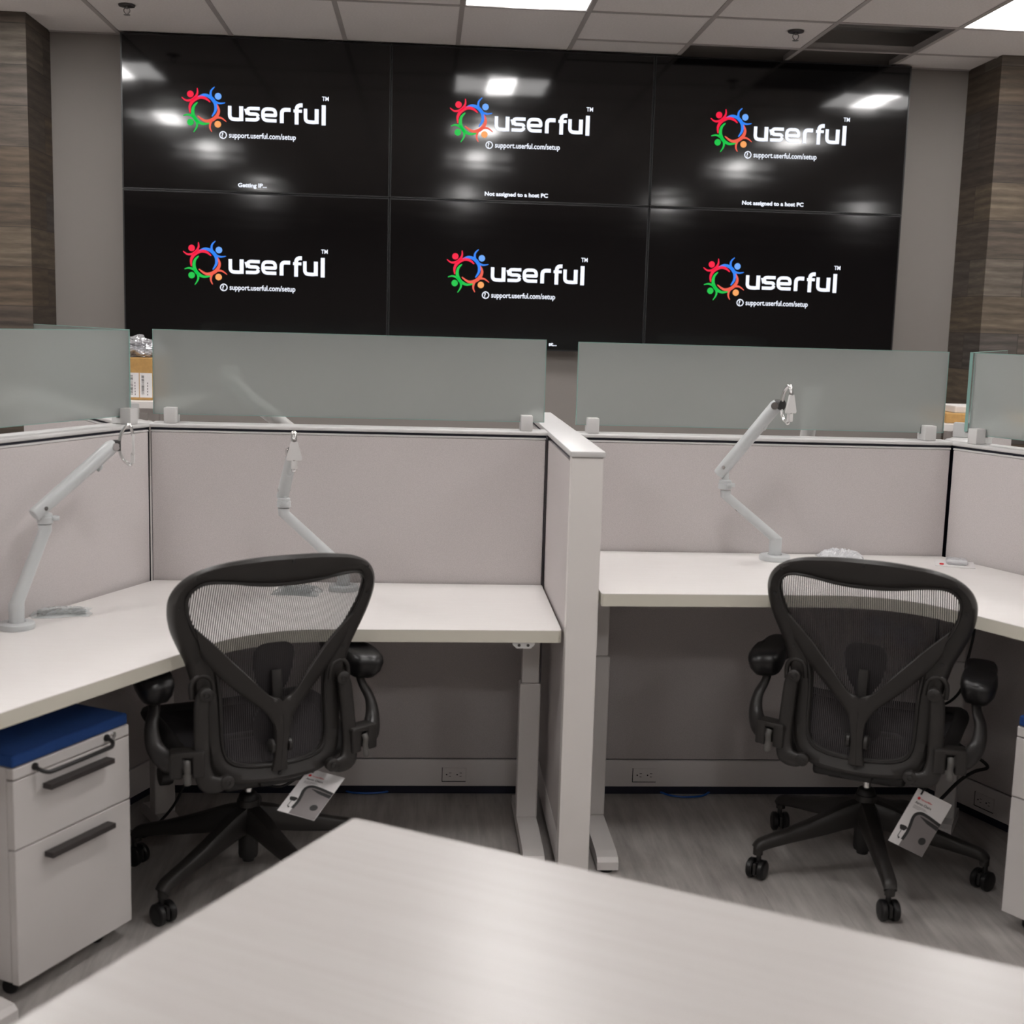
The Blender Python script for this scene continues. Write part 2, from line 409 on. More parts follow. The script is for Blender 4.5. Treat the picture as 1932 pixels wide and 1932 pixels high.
def rnd(pts, rad, k=5):
    """polyline with rounded corners; rad scalar or list per inner vertex"""
    out = [pts[0]]
    for i in range(1, len(pts) - 1):
        r = rad[i - 1] if isinstance(rad, (list, tuple)) else rad
        p = Vector(pts[i]); a = Vector(pts[i - 1]); b = Vector(pts[i + 1])
        r = min(r, (a - p).length * .95, (b - p).length * .95)
        s = p + (a - p).normalized() * r; e = p + (b - p).normalized() * r
        for j in range(k + 1):
            t = j / k; q = s * (1 - t) ** 2 + p * 2 * t * (1 - t) + e * t * t; out.append((q.x, q.y))
    out.append(pts[-1]); return out
def zp(x, y):   # traced letter units -> metres relative to display centre
    return ((x - 372) * K - .285, (358 - y) * K + .035)
def stroke(bm, pts, w_, rad=0):
    P2 = rnd([(x, -y) for x, y in pts], rad) if rad else [(x, -y) for x, y in pts]
    q = [zp(x, -y) for x, y in P2]; ribbon2(bm, q, [w_ * K / 2] * len(q))
def word(bm):
    v, h = 44, 34
    def u(x0, x1):
        stroke(bm, [(x0 + v / 2, 330), (x0 + v / 2, 468), (x0 + 110, 471), (x1 - v / 2 + 2, 468)], 38, [44, 1])
        stroke(bm, [(x1 - v / 2, 330), (x1 - v / 2, 487)], v)
    u(632, 800)
    stroke(bm, [(978, 349), (842, 349), (842, 408), (962, 408), (962, 469), (824, 469)], 36, [40, 34, 34, 40])      # s
    stroke(bm, [(1012, 414), (1148, 414), (1148, 349), (1012, 349), (1012, 470), (1160, 470)], 36, [4, 48, 48, 52])  # e
    stroke(bm, [(1217, 492), (1217, 349), (1312, 349)], v - 2, [42])                                                # r
    stroke(bm, [(1378, 500), (1378, 296), (1442, 296)], v - 2, [48]); stroke(bm, [(1344, 358), (1436, 358)], h - 2)  # f
    u(1452, 1618)
    stroke(bm, [(1672, 286), (1672, 500)], v)
def crescent(bm, p, wmax, k=8):
    q = cat([(a, b, 0) for a, b in p], k); n = len(q)
    ribbon2(bm, [zp(a.x, a.y) for a in q], [max(.6, wmax * math.sin(PI * (.06 + .88 * i / (n - 1))) ** .8) * K / 2 for i in range(n)])
def text(name, body, size, x, z, m, parent, align='LEFT', bold=0, sx=1.0, y=-.0012):
    c = bpy.data.curves.new(name, 'FONT'); c.body = body; c.size = size; c.align_x = align; c.offset = bold; c.resolution_u = 3
    o = bpy.data.objects.new(name, c); COL.objects.link(o)
    dg = bpy.context.evaluated_depsgraph_get(); me = bpy.data.meshes.new_from_object(o.evaluated_get(dg)); bpy.data.objects.remove(o); bpy.data.curves.remove(c)
    me.materials.clear(); me.materials.append(m); o2 = bpy.data.objects.new(name, me); COL.objects.link(o2)
    o2.matrix_local = Matrix.Translation((x, y, z)) @ Matrix.Rotation(PI / 2, 4, 'X') @ Matrix.Diagonal((sx, 1, 1, 1)); o2.parent = parent; return o2
def persons(t):
    def part(name, m, arcs, head, hm):
        b = B()
        for a, wd in arcs: crescent(b, a, wd)
        o = link(name, b, m, t, auto=False); o.location.y = -.0012
        hb = B(); disc2(hb, *zp(*head), 36 * K); h = link('head_dot', hb, hm, o, auto=False); return o
    part('red_logo_figure', E_red, [([(138, 258), (185, 290), (240, 284), (285, 250), (308, 205), (306, 155)], 26), ([(228, 420), (226, 350), (262, 290), (330, 252), (395, 262), (445, 300)], 38)], (232, 222), E_red)
    part('blue_logo_figure', E_blue, [([(492, 138), (455, 180), (452, 235), (485, 285), (545, 308), (606, 300)], 26), ([(318, 246), (380, 226), (450, 250), (498, 310), (500, 385), (462, 450)], 38)], (530, 235), E_blue2)
    part('green_logo_figure', E_green, [([(152, 452), (205, 440), (262, 462), (298, 510), (298, 565), (264, 622)], 26), ([(308, 306), (266, 355), (258, 425), (290, 490), (360, 530), (438, 522)], 38)], (230, 518), E_green)
    part('coral_logo_figure', E_or, [([(460, 612), (440, 565), (452, 505), (500, 465), (560, 462), (618, 500)], 26), ([(515, 318), (536, 380), (516, 440), (460, 488), (385, 498), (308, 448)], 38)], (525, 530), E_or2)
where = [['upper left display of the video wall, showing a Getting IP line', 'upper middle display of the video wall, lamp reflection above its logo', 'upper right display of the video wall, below the missing ceiling tiles'],
         ['lower left display of the video wall, behind the left glass screen', 'lower middle display of the video wall with a cut-off status line', 'lower right display of the video wall, above the right glass screen']]
for r_ in range(2):
    for c_ in range(3):
        cx = TX + TW * (c_ + .5); cz = ZT - TH * (r_ + .5)
        t = thing('video_display', 'black glossy ' + where[r_][c_], 'display', (cx, YT, cz), 0, 'displays of the video wall')
        tag(t)
        hw, hh = TW / 2 - .0015, TH / 2 - .0015
        fb = B(); e = .007
        for (a, b, c, d) in ((-hw, hw, -hh, -hh + e), (-hw, hw, hh - e, hh), (-hw, -hw + e, -hh + e, hh - e), (hw - e, hw, -hh + e, hh - e)): box(fb, a, b, 0, .09, c, d)
        box(fb, -hw + .02, hw - .02, .06, .0995, -hh + .02, hh - .02)
        link('bezel', fb, M_bezel, t)
        link('screen', box(B(), -hw + e, hw - e, .002, .03, -hh + e, hh - e), M_scr if r_ == 0 else M_scr2, t)
        persons(t)
        wb = B(); word(wb); wo = link('wordmark', wb, EW, t, auto=False); wo.location.y = -.0012
        text('trademark_sign', 'TM', .032, .352, .094, EW, t, bold=.0004, sx=.85)
        q = B(); disc2(q, -.181, -.106, .0205, r0=.0155); o = link('help_icon', q, EW, t, auto=False); o.location.y = -.0012
        text('question_mark', '?', .036, -.191, -.119, EW, o, bold=.0006, y=0)
        text('address_line', 'support.userful.com/setup', .0405, -.150, -.118, EW, t, bold=.0006, sx=.845)
        if r_ == 0: text('status_line', 'Getting IP...' if c_ == 0 else 'Not assigned to a host PC', .0295, -.024, -.378, EW, t, 'CENTER', .0011, 1.12)
        if (r_, c_) == (1, 1): text('status_line', 'st...', .0295, .229, -.378, EW, t, 'RIGHT', .0011, 1.12)

# ------------------------------------------------------------ cubicle partitions
YP = 4.215; TH_P = .09; HP = 1.239
def outlet(parent, x, z, y=-.001):
    o = link('outlet', box(B(), x - .041, x + .041, y - .004, y, z - .0235, z + .0235, .0015), M_raceway, parent)
    b = B()
    for sx in (-.020, .016):
        cyl(b, (x + sx - .006, y - .0048, z), (x + sx - .006, y - .003, z), .0026, 10)
        box(b, x + sx + .002, x + sx + .010, y - .0048, y - .003, z + .005, z + .0065); box(b, x + sx + .002, x + sx + .009, y - .0048, y - .003, z - .0065, z - .005)
    box(b, x - .0425, x - .0405, y - .0045, y, z - .024, z + .024); box(b, x - .0425, x + .039, y - .0045, y, z - .0255, z - .0235)
    link('socket_slots', b, M_slot, o); return o
def partition(label, ox, oy, ang, L, hp=HP, outlets=(), e0=0.0, e1=0.0, both=True, group='grey fabric cubicle partitions'):
    """front face runs along local +x from the origin; body behind it (+y)"""
    t = thing('cubicle_partition', label, 'cubicle partition', (ox, oy, 0), ang, group)
    link('core_frame', box(B(), .004, L - .004, .008, TH_P - .008, .0, hp), M_navy, t)
    for y0, y1, nm in ((-.002, .010, 'fabric_panel'), (TH_P - .010, TH_P + .002, 'fabric_panel')):
        link(nm, box(B(), .007, L - .007, y0, y1, .1285, hp - .015, .003), M_fabric, t)
    b = B(); box(b, .006, L - .006, -.003, .012, hp - .014, hp - .0085, .001); box(b, .006, L - .006, TH_P - .012, TH_P + .003, hp - .014, hp - .0085, .001); link('accent_strip', b, M_cap, t)
    b = B(); box(b, .004, L - .004, -.004, TH_P + .004, .030, .1245, .003); rw = link('base_raceway', b, M_raceway, t)
    for x in outlets: outlet(rw, x, .073, -.004)
    b = B(); box(b, -e0, L + e1, -.006, TH_P + .006, hp, hp + .013, .0045, 3); link('top_cap', b, M_cap, t, True)
    b = B()
    for x in (.06, L - .06): cyl(b, (x, TH_P / 2, 0.001), (x, TH_P / 2, .03), .015)
    link('levelling_foot', b, M_black, t); return t
XL, XF0, XF1, XR = -.887, .412, .502, 1.785
partition('long grey fabric partition behind the left desk, under the left wide glass screen', XL, YP, 0, XF0 - XL - .002, HP, [1.012], .0, 0)
partition('long grey fabric partition behind the right raised desk, under the right wide glass screen', XF1 + .002, YP, 0, XR - XF1 - .002, HP - .003, [.278], 0, .0)
LW = 1.5; aL = math.atan2(-.92, -.391); dL = Vector((-.391, -.92)).normalized()
# wings: local +x must run so the body lies outside; build from the far end towards the corner on the left
eL = Vector((XL, YP)) + dL * LW
partition('grey fabric partition angled toward the camera at the left picture edge', eL.x, eL.y, math.atan2(-dL.y, -dL.x), LW, HP)
dR = Vector((.375, -.927)).normalized()
partition('grey fabric partition angled toward the camera at the right picture edge', XR, YP, math.atan2(dR.y, dR.x), LW, HP - .003, [.27])
# panels running back from both corners
dBL = Vector((-.5, .866)); s0 = Vector((XL, YP + TH_P + .005)); 
partition('grey fabric partition running back from the left corner, behind the angled glass', s0.x - .03, s0.y + .0, math.atan2(dBL.y, dBL.x), 1.28, HP)
dBR = Vector((.5, .866)); e2 = Vector((XR, YP + TH_P + .005)) + dBR * 1.28
partition('grey fabric partition running back from the right corner', e2.x + .03, e2.y, math.atan2(-dBR.y, -dBR.x), 1.28, HP)
# corner posts
for x, y, lab in ((XL - .055, YP + .048, 'narrow corner post joining the three partitions at the left corner'), (XR + .055, YP + .048, 'narrow corner post joining the three partitions at the right corner')):
    t = thing('corner_post', lab, 'post', (x, y, 0), 0, 'corner posts of the partitions')
    link('post_body', lathe(B(), [(.045, .002), (.045, 1.238)], n=18), M_navy, t, True)
    link('post_cap', lathe(B(), [(.056, 1.2385), (.059, 1.241), (.059, 1.249), (.055, 1.2525), (.001, 1.2525)], n=24), M_cap, t, True)
# black reveal strips
# centre fin
YF = 3.53
t = thing('divider_partition', 'pale partition standing end-on between the two desks, with a flat white cap', 'cubicle partition', (XF0, YF, 0))
link('end_post', box(B(), 0, XF1 - XF0, 0, .045, .004, 1.238, .002), M_trim, t)
link('core_frame', box(B(), .008, .082, .05, 1.57, 0, 1.238), M_navy, t)
for x0, x1 in ((.0, .010), (.080, .090)):
    for y0, y1 in ((.048, YP - YF - .006), (YP - YF + .106, 1.57)):
        link('fabric_panel', box(B(), x0, x1, y0, y1, .128, 1.224, .002), M_fabric, t)
b = B(); box(b, -.001, .091, .046, YP - YF - .006, .03, .1245, .002); box(b, -.001, .091, YP - YF + .106, 1.57, .03, .1245, .002); link('base_raceway', b, M_raceway, t)
link('top_cap', box(B(), -.004, .094, -.004, 1.575, 1.2395, 1.2565, .003, 2), M_cap, t, True)
b = B()
link('levelling_foot', box(B(), .01, .08, .01, .04, 0, .006), M_black, t)

# ------------------------------------------------------------ frosted glass screens with clamps
def glass_screen(label, ox, oy, ang, L, clamps, z0=1.283, z1=1.556, zb=1.2525):
    t = thing('glass_screen', label, 'glass screen', (ox, oy, 0), ang, 'frosted glass screens on the partitions')
    e = .0015
    pb = box(B(), 0, L, -.005, .005, z0, z1)
    link('glass_pane', pb, M_glass, t)
    for (a, b, c, d) in ((-e, 0, z0, z1), (L, L + e, z0, z1), (-e, L + e, z0 - e, z0), (-e, L + e, z1, z1 + e)): pass
    eb = B(); box(eb, -.002, 0, -.005, .005, z0, z1); box(eb, L, L + .002, -.005, .005, z0, z1); box(eb, -.002, L + .002, -.005, .005, z1, z1 + .0018); box(eb, -.002, L + .002, -.005, .005, z0 - .0018, z0)
    link('polished_edge', eb, M_gedge, t)
    for x in clamps:
        cb = B(); box(cb, x - .0195, x + .0195, -.047, -.0055, zb, zb + .051, .003); box(cb, x - .0195, x + .0195, .0055, .026, zb, zb + .051, .003); box(cb, x - .0180, x + .0180, -.0450, .0240, zb + .001, z0 - .006, .001)
        link('clamp', cb, M_cap, t, True)
    return t
YG = 4.26
glass_screen('wide frosted glass screen above the left desk partition, below the lower left display', -.879, YG, 0, 1.277, [.059, 1.218], 1.281, 1.551)
glass_screen('wide frosted glass screen above the right desk partition, behind the raised monitor arm', .508, YG, 0, 1.256, [.052, 1.198], 1.276, 1.547, 1.2495)
g0 = Vector((XL, YP)) + dL * .045 + Vector((-.92, .391)) * .045; g1 = g0 + dL * 1.27
glass_screen('greenish frosted glass screen cut off by the left picture edge', g1.x, g1.y, math.atan2(-dL.y, -dL.x), 1.27, [.11, 1.235], 1.278, 1.547)
g0 = Vector((XR, YP)) + dR * .03 + Vector((.927, .375)) * .045
glass_screen('greenish frosted glass screen cut off by the right picture edge', g0.x, g0.y, math.atan2(dR.y, dR.x), 1.27, [.055, 1.15], 1.278, 1.547, 1.2495)
nb = Vector((-.866, -.5)); g0 = Vector((XL - .03, YP + TH_P + .005)) + dBL * .03 + nb * .045
glass_screen('frosted glass screen receding behind the left corner toward the plank wall', g0.x, g0.y, math.atan2(dBL.y, dBL.x), 1.21, [.06, 1.15], 1.278, 1.547)
g0 = Vector((XR + .03, YP + TH_P + .005)) + dBR * .03 + Vector((.866, -.5)) * .045; g1 = g0 + dBR * 1.21
glass_screen('narrow-looking frosted glass screen receding behind the right corner', g1.x, g1.y, math.atan2(-dBR.y, -dBR.x), 1.21, [.06, 1.15], 1.278, 1.547)

# ------------------------------------------------------------ desks
def rpoly(pts, rads, k=8):
    """closed polygon with corner radii"""
    out = []; n = len(pts)
    for i, p in enumerate(pts):
        r = rads[i]; p = Vector(p); a = Vector(pts[i - 1]); b = Vector(pts[(i + 1) % n])
        if r <= 0: out.append((p.x, p.y)); continue
        s = p + (a - p).normalized() * r; e = p + (b - p).normalized() * r
        for j in range(k + 1):
            t = j / k; q = s * (1 - t) ** 2 + p * 2 * t * (1 - t) + e * t * t; out.append((q.x, q.y))
    return out
def tleg(parent, x, y, ang, z1, post_w=.066, post_d=.05, front=.30, back=.22, fw=.033):
    """T leg: foot runs along local y (front = -y)"""
    T = place(x, y, 0, ang)
    lg = link('leg', box(B(), -post_w / 2, post_w / 2, -post_d / 2, post_d / 2, .052, z1 * .70, .004, 2, T), M_alu, parent)
    link('leg_tube', box(B(), -post_w / 2 + .006, post_w / 2 - .006, -post_d / 2 + .005, post_d / 2 - .005, z1 * .70, z1 - .02, .003, 2, T), M_alu, lg)
    b = B(); n = 10; prof = [(-front, .012), (-front, .036), (-front + .012, .048), (-front + .05, .053), (back - .05, .053), (back - .01, .046), (back, .03), (back, .012)]
    vs = []
    for s in (-fw, fw): vs.append([b.verts.new(T @ Vector((s, yy, zz))) for yy, zz in prof])
    m_ = len(prof)
    for i in range(m_): b.faces.new((vs[0][i], vs[0][(i + 1) % m_], vs[1][(i + 1) % m_], vs[1][i]))
    b.faces.new(vs[0][::-1]); b.faces.new(vs[1]); f = link('foot', b, M_alu, lg, False)
    b = B()
    for yy in (-front + .03, back - .03): lathe(b, [(.02, 0.0005), (.022, .004), (.02, .012)], T @ Vector((0, yy, 0)), 16)
    link('levelling_glide', b, M_black, f)
def boom_desk(label, poly, rads, z, legs, beams):
    t = thing('corner_desk', label, 'desk', (0, 0, 0), 0, 'white height adjustable corner desks')
    b = prism(B(), rpoly(poly, rads), z - .036, z, None, 1, .0015); link('desktop', b, [M_desk, M_edge], t)
    for (x, y, a, kw) in legs: tleg(t, x, y, a, z - .036, **kw)
    for (p, q) in beams:
        p = Vector((p[0], p[1], z - .062)); q = Vector((q[0], q[1], z - .062)); link('support_rail', tube(B(), [p, q], (.03, .022), 8, sq=.4), M_alu, t)
    return t
zL, zR = .737, .857
lw = Vector((XL, YP)) + dL * 1.42 + Vector((.92, -.391)) * .008
wl = Vector((-.293, -.532)).normalized()
polyL = [(XL + .012, YP - .010), (.404, YP - .010), (.404, 3.563), (-.455, 3.545), (-.612 + wl.x * 1.0, 3.284 + wl.y * 1.0), (lw.x, lw.y)]
dk = boom_desk('white corner desk left of the divider with a blue-topped pedestal under it', polyL, [0, .002, .012, .22, .012, 0], zL,
          [(.347, 3.90, 0, dict(front=.325, back=.20, fw=.0315)), (-1.13, 2.87, math.radians(60.5) , dict(front=.255, back=.14)), (-.80, 3.93, math.radians(30), dict(front=.0801, back=.12, fw=.03))],
          [((-.75, 3.95), (.347, 3.92)), ((-.82, 3.88), (-1.13, 2.90))])
b = B(); pr = [(-.033, 0), (.033, 0), (.031, -.010), (.020, -.019), (-.020, -.019), (-.031, -.010)]
T = Matrix.Translation((.2965, 3.57, zL - .036)) @ Matrix.Rotation(PI / 2, 4, 'X')
prism(b, pr, -.02, .0, T); sw = link('height_switch', b, M_switch, dk); tag(sw, 'white height control switch')
b = B()
for x in (-.013, .013): cyl(b, (.2965 + x, 3.5690, zL - .046), (.2965 + x, 3.5715, zL - .046), .0045, 12)
link('switch_button', b, M_lever, sw)
rw_ = Vector((XR, YP)) + dR * 1.42 + Vector((-.927, -.375)) * .008
wr = Vector((.45, -.89)).normalized()
polyR = [(XF1 + .006, YP - .010), (XF1 + .006, 3.513), (1.37, 3.538), (1.501 + wr.x * .85, 3.303 + wr.y * .85), (rw_.x, rw_.y), (XR - .012, YP - .010)]
polyR = polyR[::-1]
boom_desk('white corner desk right of the divider, raised slightly higher than the left one', polyR, [0, 0, .012, .20, .012, .002], zR,
          [(.565, 3.92, 0, dict(front=.352, back=.20, fw=.0315)), (1.72, 3.90, math.radians(-30), dict(front=.08, back=.12)), (2.1, 2.95, math.radians(-62), dict(front=.28, back=.12))],
          [((.565, 3.93), (1.70, 3.93)), ((1.72, 3.86), (2.1, 2.95))])

# foreground desk: a rectangle turned 30 degrees
t = thing('rectangular_desk', 'white desk corner filling the bottom foreground, slightly out of focus', 'desk', (-.110, 2.163, 0), math.radians(-29.8))
z = .735
b = prism(B(), rpoly([(0, 0), (0, -.80), (1.83, -.80), (1.83, 0)], [.004] * 4), z - .03, z, None, 1, .002); link('desktop', b, [M_desk2, M_edge], t)
for x in (.25, 1.6): tleg(t, x, -.40, 0, z - .03, front=.33, back=.30)
link('support_rail', box(B(), .25, 1.6, -.43, -.37, z - .08, z - .034, .004), M_alu, t)

# ------------------------------------------------------------ pedestals
def caster(parent, x, y, ang, r=.030, w_=.019, zs=.078, name='caster'):
    T = place(x, y, 0, ang)
    b = B(); box(b, -.006, .006, -r * .8, r * .9, r * .5, r * 1.75, .004, 2, T); cyl(b, T @ Vector((0, .008, r * 1.5)), T @ Vector((0, .008, zs)), .0075, 12)
    o = link(name, b, M_black, parent, True)
    for s in (-1, 1):
        b = B(); prof = [(.004, 0), (r * .86, 0), (r, .004), (r, w_ - .004), (r * .86, w_), (r * .6, w_ + .001), (.004, w_ + .0005)]
        lathe(b, [(p, .008 + h) for p, h in prof], n=28, axis='x')
        for v in b.verts: v.co = T @ Vector((v.co.x * s, v.co.y, v.co.z + r + .0005))
        link('wheel', b, M_pad, o, True)
    return o
def pedestal(label, x, y, ang, W=.383, D=.50):
    """origin at right-front bottom corner as seen facing the drawers; front faces local -y; body to +y; width along -x"""
    t = thing('mobile_pedestal', label, 'drawer pedestal', (x, y, 0), ang, 'white mobile pedestals with blue cushions')
    link('cabinet_body', box(B(), -W, 0, .022, D, .052, .574, .003), M_ped, t)
    link('top_rail', box(B(), -W, 0, 0, .022, .547, .573, .002), M_ped, t)
    for z0, z1, nm in ((.380, .5435, 'drawer'), (.050, .3765, 'drawer')):
        d = link(nm, box(B(), -W, 0, 0, .0205, z0, z1, .002), M_ped, t)
        zh = z1 - .040; hb = B()
        box(hb, -.297, -.085, -.030, -.003, zh - .001, zh + .012, .0012); box(hb, -.290, -.276, -.006, 0, zh + .001, zh + .008); box(hb, -.106, -.092, -.006, 0, zh + .001, zh + .008)
        link('handle', hb, M_handle, d)
    b = B(); tube(b, cat([(-.318, .001, .562), (-.318, -.018, .556), (-.306, -.030, .550), (-.285, -.033, .549), (-.20, -.034, .549), (-.115, -.033, .549), (-.094, -.030, .550), (-.082, -.018, .556), (-.082, .001, .562)], 5), .0052, 10)
    for xx in (-.318, -.082): cyl(b, (xx, .001, .562), (xx, -.004, .562), .009, 14)
    link('pull_bar', b, M_black, t, True)
    b = B(); lathe(b, [(.0105, 0), (.0105, -.003), (.007, -.005), (.006, -.003)], (-.060, 0, .5605), 18, 'y'); box(b, -.0608, -.0592, -.0056, -.003, .557, .564)
    link('lock', b, M_chrome, t, True)
    link('seat_cushion', box(B(), -W + .001, -.001, .002, D - .002, .5745, .604, .006, 3), M_blue, t, True)
    for xx, yy in ((-.05, .07), (-W + .05, .07), (-.05, D - .07), (-W + .05, D - .07)): caster(t, xx, yy, .4, .020, .014, .052)
    return t
aP = math.atan2(3.185 - 2.848, -.73 + .912)
pedestal('white two-drawer pedestal under the left desk, with a lock and two dark handles showing', -.73, 3.185, aP)
aQ = math.atan2(-.866, .5)
pq = Vector((1.60, 3.217)) + Vector((.5, -.866)) * .383
pedestal('white pedestal with blue cushion cut off by the right picture edge', pq.x, pq.y, aQ)

# ------------------------------------------------------------ monitor arms
def smoothp(pts, k=5): return cat(pts, k)
def monitor_arm(label, base, r_base, neck, bend, jt, us, ue, n, hook=True, group='silver monitor arms on the desks', tubes=(.0155, .0155, .021, .0175)):
    t = thing('monitor_arm', label, 'monitor arm', base, 0, group)
    L = lambda p: Vector(p) - Vector(base)
    b = B(); lathe(b, [(r_base, .0005), (r_base + .001, .004), (r_base, .015), (r_base - .003, .0175), (.024, .018), (.024, .016)], n=32); link('base_plate', b, M_arm, t, True)
    nk, bd, j, u0, u1 = map(L, (neck, bend, jt, us, ue)); nk = Vector((0, 0, nk.z))
    link('base_post', cyl(B(), (0, 0, .012), nk + Vector((0, 0, .004)), .0205, 24), M_arm, t, True)
    d = (bd - nk).normalized()
    pts = [nk - Vector((0, 0, .02)), nk, nk + d * .012, bd - d * .012, bd, bd + Vector((0, 0, .016))]
    la = link('lower_arm', tube(B(), pts, [tubes[0] + .004, tubes[0] + .004, tubes[0] + .001, tubes[1], tubes[1] + .002, tubes[1] + .002], 20), M_arm, t, True)
    b = B()
    for f_ in (.12, .45, .8):
        p = nk.lerp(bd, f_) - Vector((0, 0, .0158)); tube(b, [p - d * .010, p + d * .010], (.003, .0018), 6)
    link('cable_slot', b, M_slot, la)
    b = B(); lathe(b, [(.017, -.022), (.0215, -.020), (.0215, -.003), (.0195, -.002), (.0195, .006), (.017, .008)], j, 24)
    link('elbow_joint', b, M_arm, t, True)
    # cable clip ring at the elbow
    side = Vector((n[0], n[1], 0)).normalized()
    b = B(); c = j + side * .026 + Vector((0, 0, -.006)); ring = [c + Vector((.011 * math.cos(a), .011 * math.sin(a), 0)) for a in [2 * PI * k / 16 for k in range(16)]]
    tube(b, ring, (.0016, .006), 8, closed=True, up=(0, 0, 1)); link('cable_clip', b, M_arm, t, True)
    da = (u1 - u0).normalized()
    up0 = u0 - da * .012
    b = B(); tube(b, [j + Vector((0, 0, .004)), u0 + da * .02], [.011, .012], 14); tube(b, [up0, up0 + da * .004, u0 + da * .05, u1 - da * .05, u1 - da * .006, u1 + da * .006], [tubes[2] * .9, tubes[2], tubes[2], tubes[3], tubes[3], tubes[3] * .8], 22)
    ua = link('upper_arm', b, M_arm, t, True)
    b = B(); sd = da.cross(Vector((0, 0, 1))).normalized()
    c = u1 - da * .004; cyl(b, c - sd * (tubes[3] + .002), c + sd * (tubes[3] + .003), .0115, 16); c2 = u0 + da * .02; cyl(b, c2 - sd * (tubes[2] + .0008), c2 + sd * (tubes[2] + .0008), .006, 12)
    link('pivot_screw', b, M_chrome, ua, True)
    b = B(); c = u1 - da * .055 - Vector((0, 0, tubes[3] + .006)); ring = [c + da * 0 + sd * (.010 * math.cos(a)) + Vector((0, 0, -.010 * math.sin(a))) for a in [2 * PI * k / 16 for k in range(16)]]
    tube(b, ring, (.0016, .005), 8, closed=True, up=tuple(da)); link('cable_clip', b, M_arm, ua, True)
    # tilt head
    h0 = u1 + side * .018
    b = B(); cyl(b, u1 - side * .004, h0 + side * .004, .0165, 18); link('tilt_joint', b, M_black, t, True)
    Z = Vector((0, 0, 1)); b = B()
    top = h0 + side * .030 + Z * .060; bot = h0 + side * .030 - Z * .056
    tube(b, smoothp([h0 + Z * .012, h0 + side * .008 + Z * .040, h0 + side * .022 + Z * .057, top, h0 + side * .036 + Z * .040, h0 + side * .037 + Z * .028], 5), (.0080, .0048), 10)
    tube(b, smoothp([h0 - Z * .014, h0 + side * .008 - Z * .038, h0 + side * .022 - Z * .052, bot, h0 + side * .035 - Z * .040, h0 + side * .037 - Z * .02], 5), (.0065, .0045), 10)
    link('head_loop', b, M_chrome, t, True)
    # trapezoid mounting plate
    right = side.cross(Z).normalized(); b = B(); pl = [(-.010, .034), (.010, .034), (.0245, -.018), (.022, -.024), (-.022, -.024), (-.0245, -.018)]
    q = [[b.verts.new(h0 + side * dd + right * px + Z * pz) for px, pz in pl] for dd in (.035, .042)]
    b.faces.new(q[0][::-1]); b.faces.new(q[1])
    for i in range(6): b.faces.new((q[0][i], q[0][(i + 1) % 6], q[1][(i + 1) % 6], q[1][i]))
    bmesh.ops.bevel(b, geom=list(b.edges), offset=.0015, segments=2, affect='EDGES')
    box(b, -.009, .009, -.006, .006, -.050, -.024, .003, 2, Matrix.Translation(h0 + side * .036) @ rot_z(math.atan2(right.y, right.x)))
    hp = link('mounting_head', b, M_armw, t, True); return t
monitor_arm('silver monitor arm at the left picture edge, seen from the side', (-1.104, 3.519, zL), .047, (-1.104, 3.519, .804), (-1.041, 3.583, 1.001), (-1.040, 3.584, 1.040), (-1.056, 3.567, 1.052), (-.889, 3.737, 1.224), (.95, .2), tubes=(.0172, .0165, .0195, .0205))
monitor_arm('silver monitor arm seen end-on behind the left chair, its white head facing forward', (-.249, 4.085, zL), .047, (-.249, 4.085, .808), (-.432, 4.01, .995), (-.432, 4.01, 1.036), (-.436, 4.02, 1.052), (-.397, 3.93, 1.200), (.18, -1), tubes=(.0165, .0160, .019, .017))
monitor_arm('silver monitor arm on the right raised desk, rising above the partition', (1.160, 4.09, zR), .050, (1.160, 4.09, .927), (.972, 4.035, 1.075), (.968, 4.03, 1.118), (.953, 4.03, 1.152), (1.100, 3.95, 1.375), (.55, -.83), tubes=(.0148, .0145, .020, .0200))
# ------------------------------------------------------------ task chairs
ZS = [.30, .37, .50, .60, .73, .85, .977, 1.1]; YS = [-.205, -.203, -.185, -.175, -.187, -.235, -.297, -.35]
def ysurf(x, z):
    for i in range(len(ZS) - 1):
        if z <= ZS[i + 1]: break
    f = (z - ZS[i]) / (ZS[i + 1] - ZS[i]); f = max(0, min(1, f)); s = f
    return YS[i] + (YS[i + 1] - YS[i]) * s + .05 * (x / .25) ** 2
def ys2(x, z):   # smoothed
    return sum(ysurf(x, z + d) for d in (-.05, -.025, 0, .025, .05)) / 5
OUT_H = [(0, .996), (.06, .995), (.12, .989), (.18, .978), (.232, .957), (.268, .925), (.286, .885), (.287, .840), (.276, .79), (.255, .74), (.236, .70), (.221, .65), (.210, .60), (.202, .54), (.196, .48), (.188, .425), (.165, .385), (.12, .364), (.06, .358), (0, .356)]
IN_H = [(0, .907), (.05, .908), (.10, .913), (.15, .921), (.20, .924), (.228, .912), (.243, .885), (.238, .84), (.222, .80), (.200, .76), (.175, .72), (.156, .68), (.146, .62), (.144, .56), (.144, .50), (.140, .455), (.125, .428), (.09, .415), (.04, .410), (0, .409)]
def mirror_loop(h):
    q = cat([(a, b, 0) for a, b in [(-h[1][0], h[1][1])] + h + [(-h[-2][0], h[-2][1])]], 5)[5:-5]
    q = [(p.x, p.y) for p in q]; return q + [(-x, z) for x, z in q[-2:0:-1]]
def lift(o, dx=0):
    """the back and arms sit a little further behind the seat column"""
    for v in o.data.vertices: v.co = (v.co.x * .975 + dx, v.co.y * .975 - .09, 1.6 - (1.6 - v.co.z) * .975)
    for c in o.children: lift(c, dx)
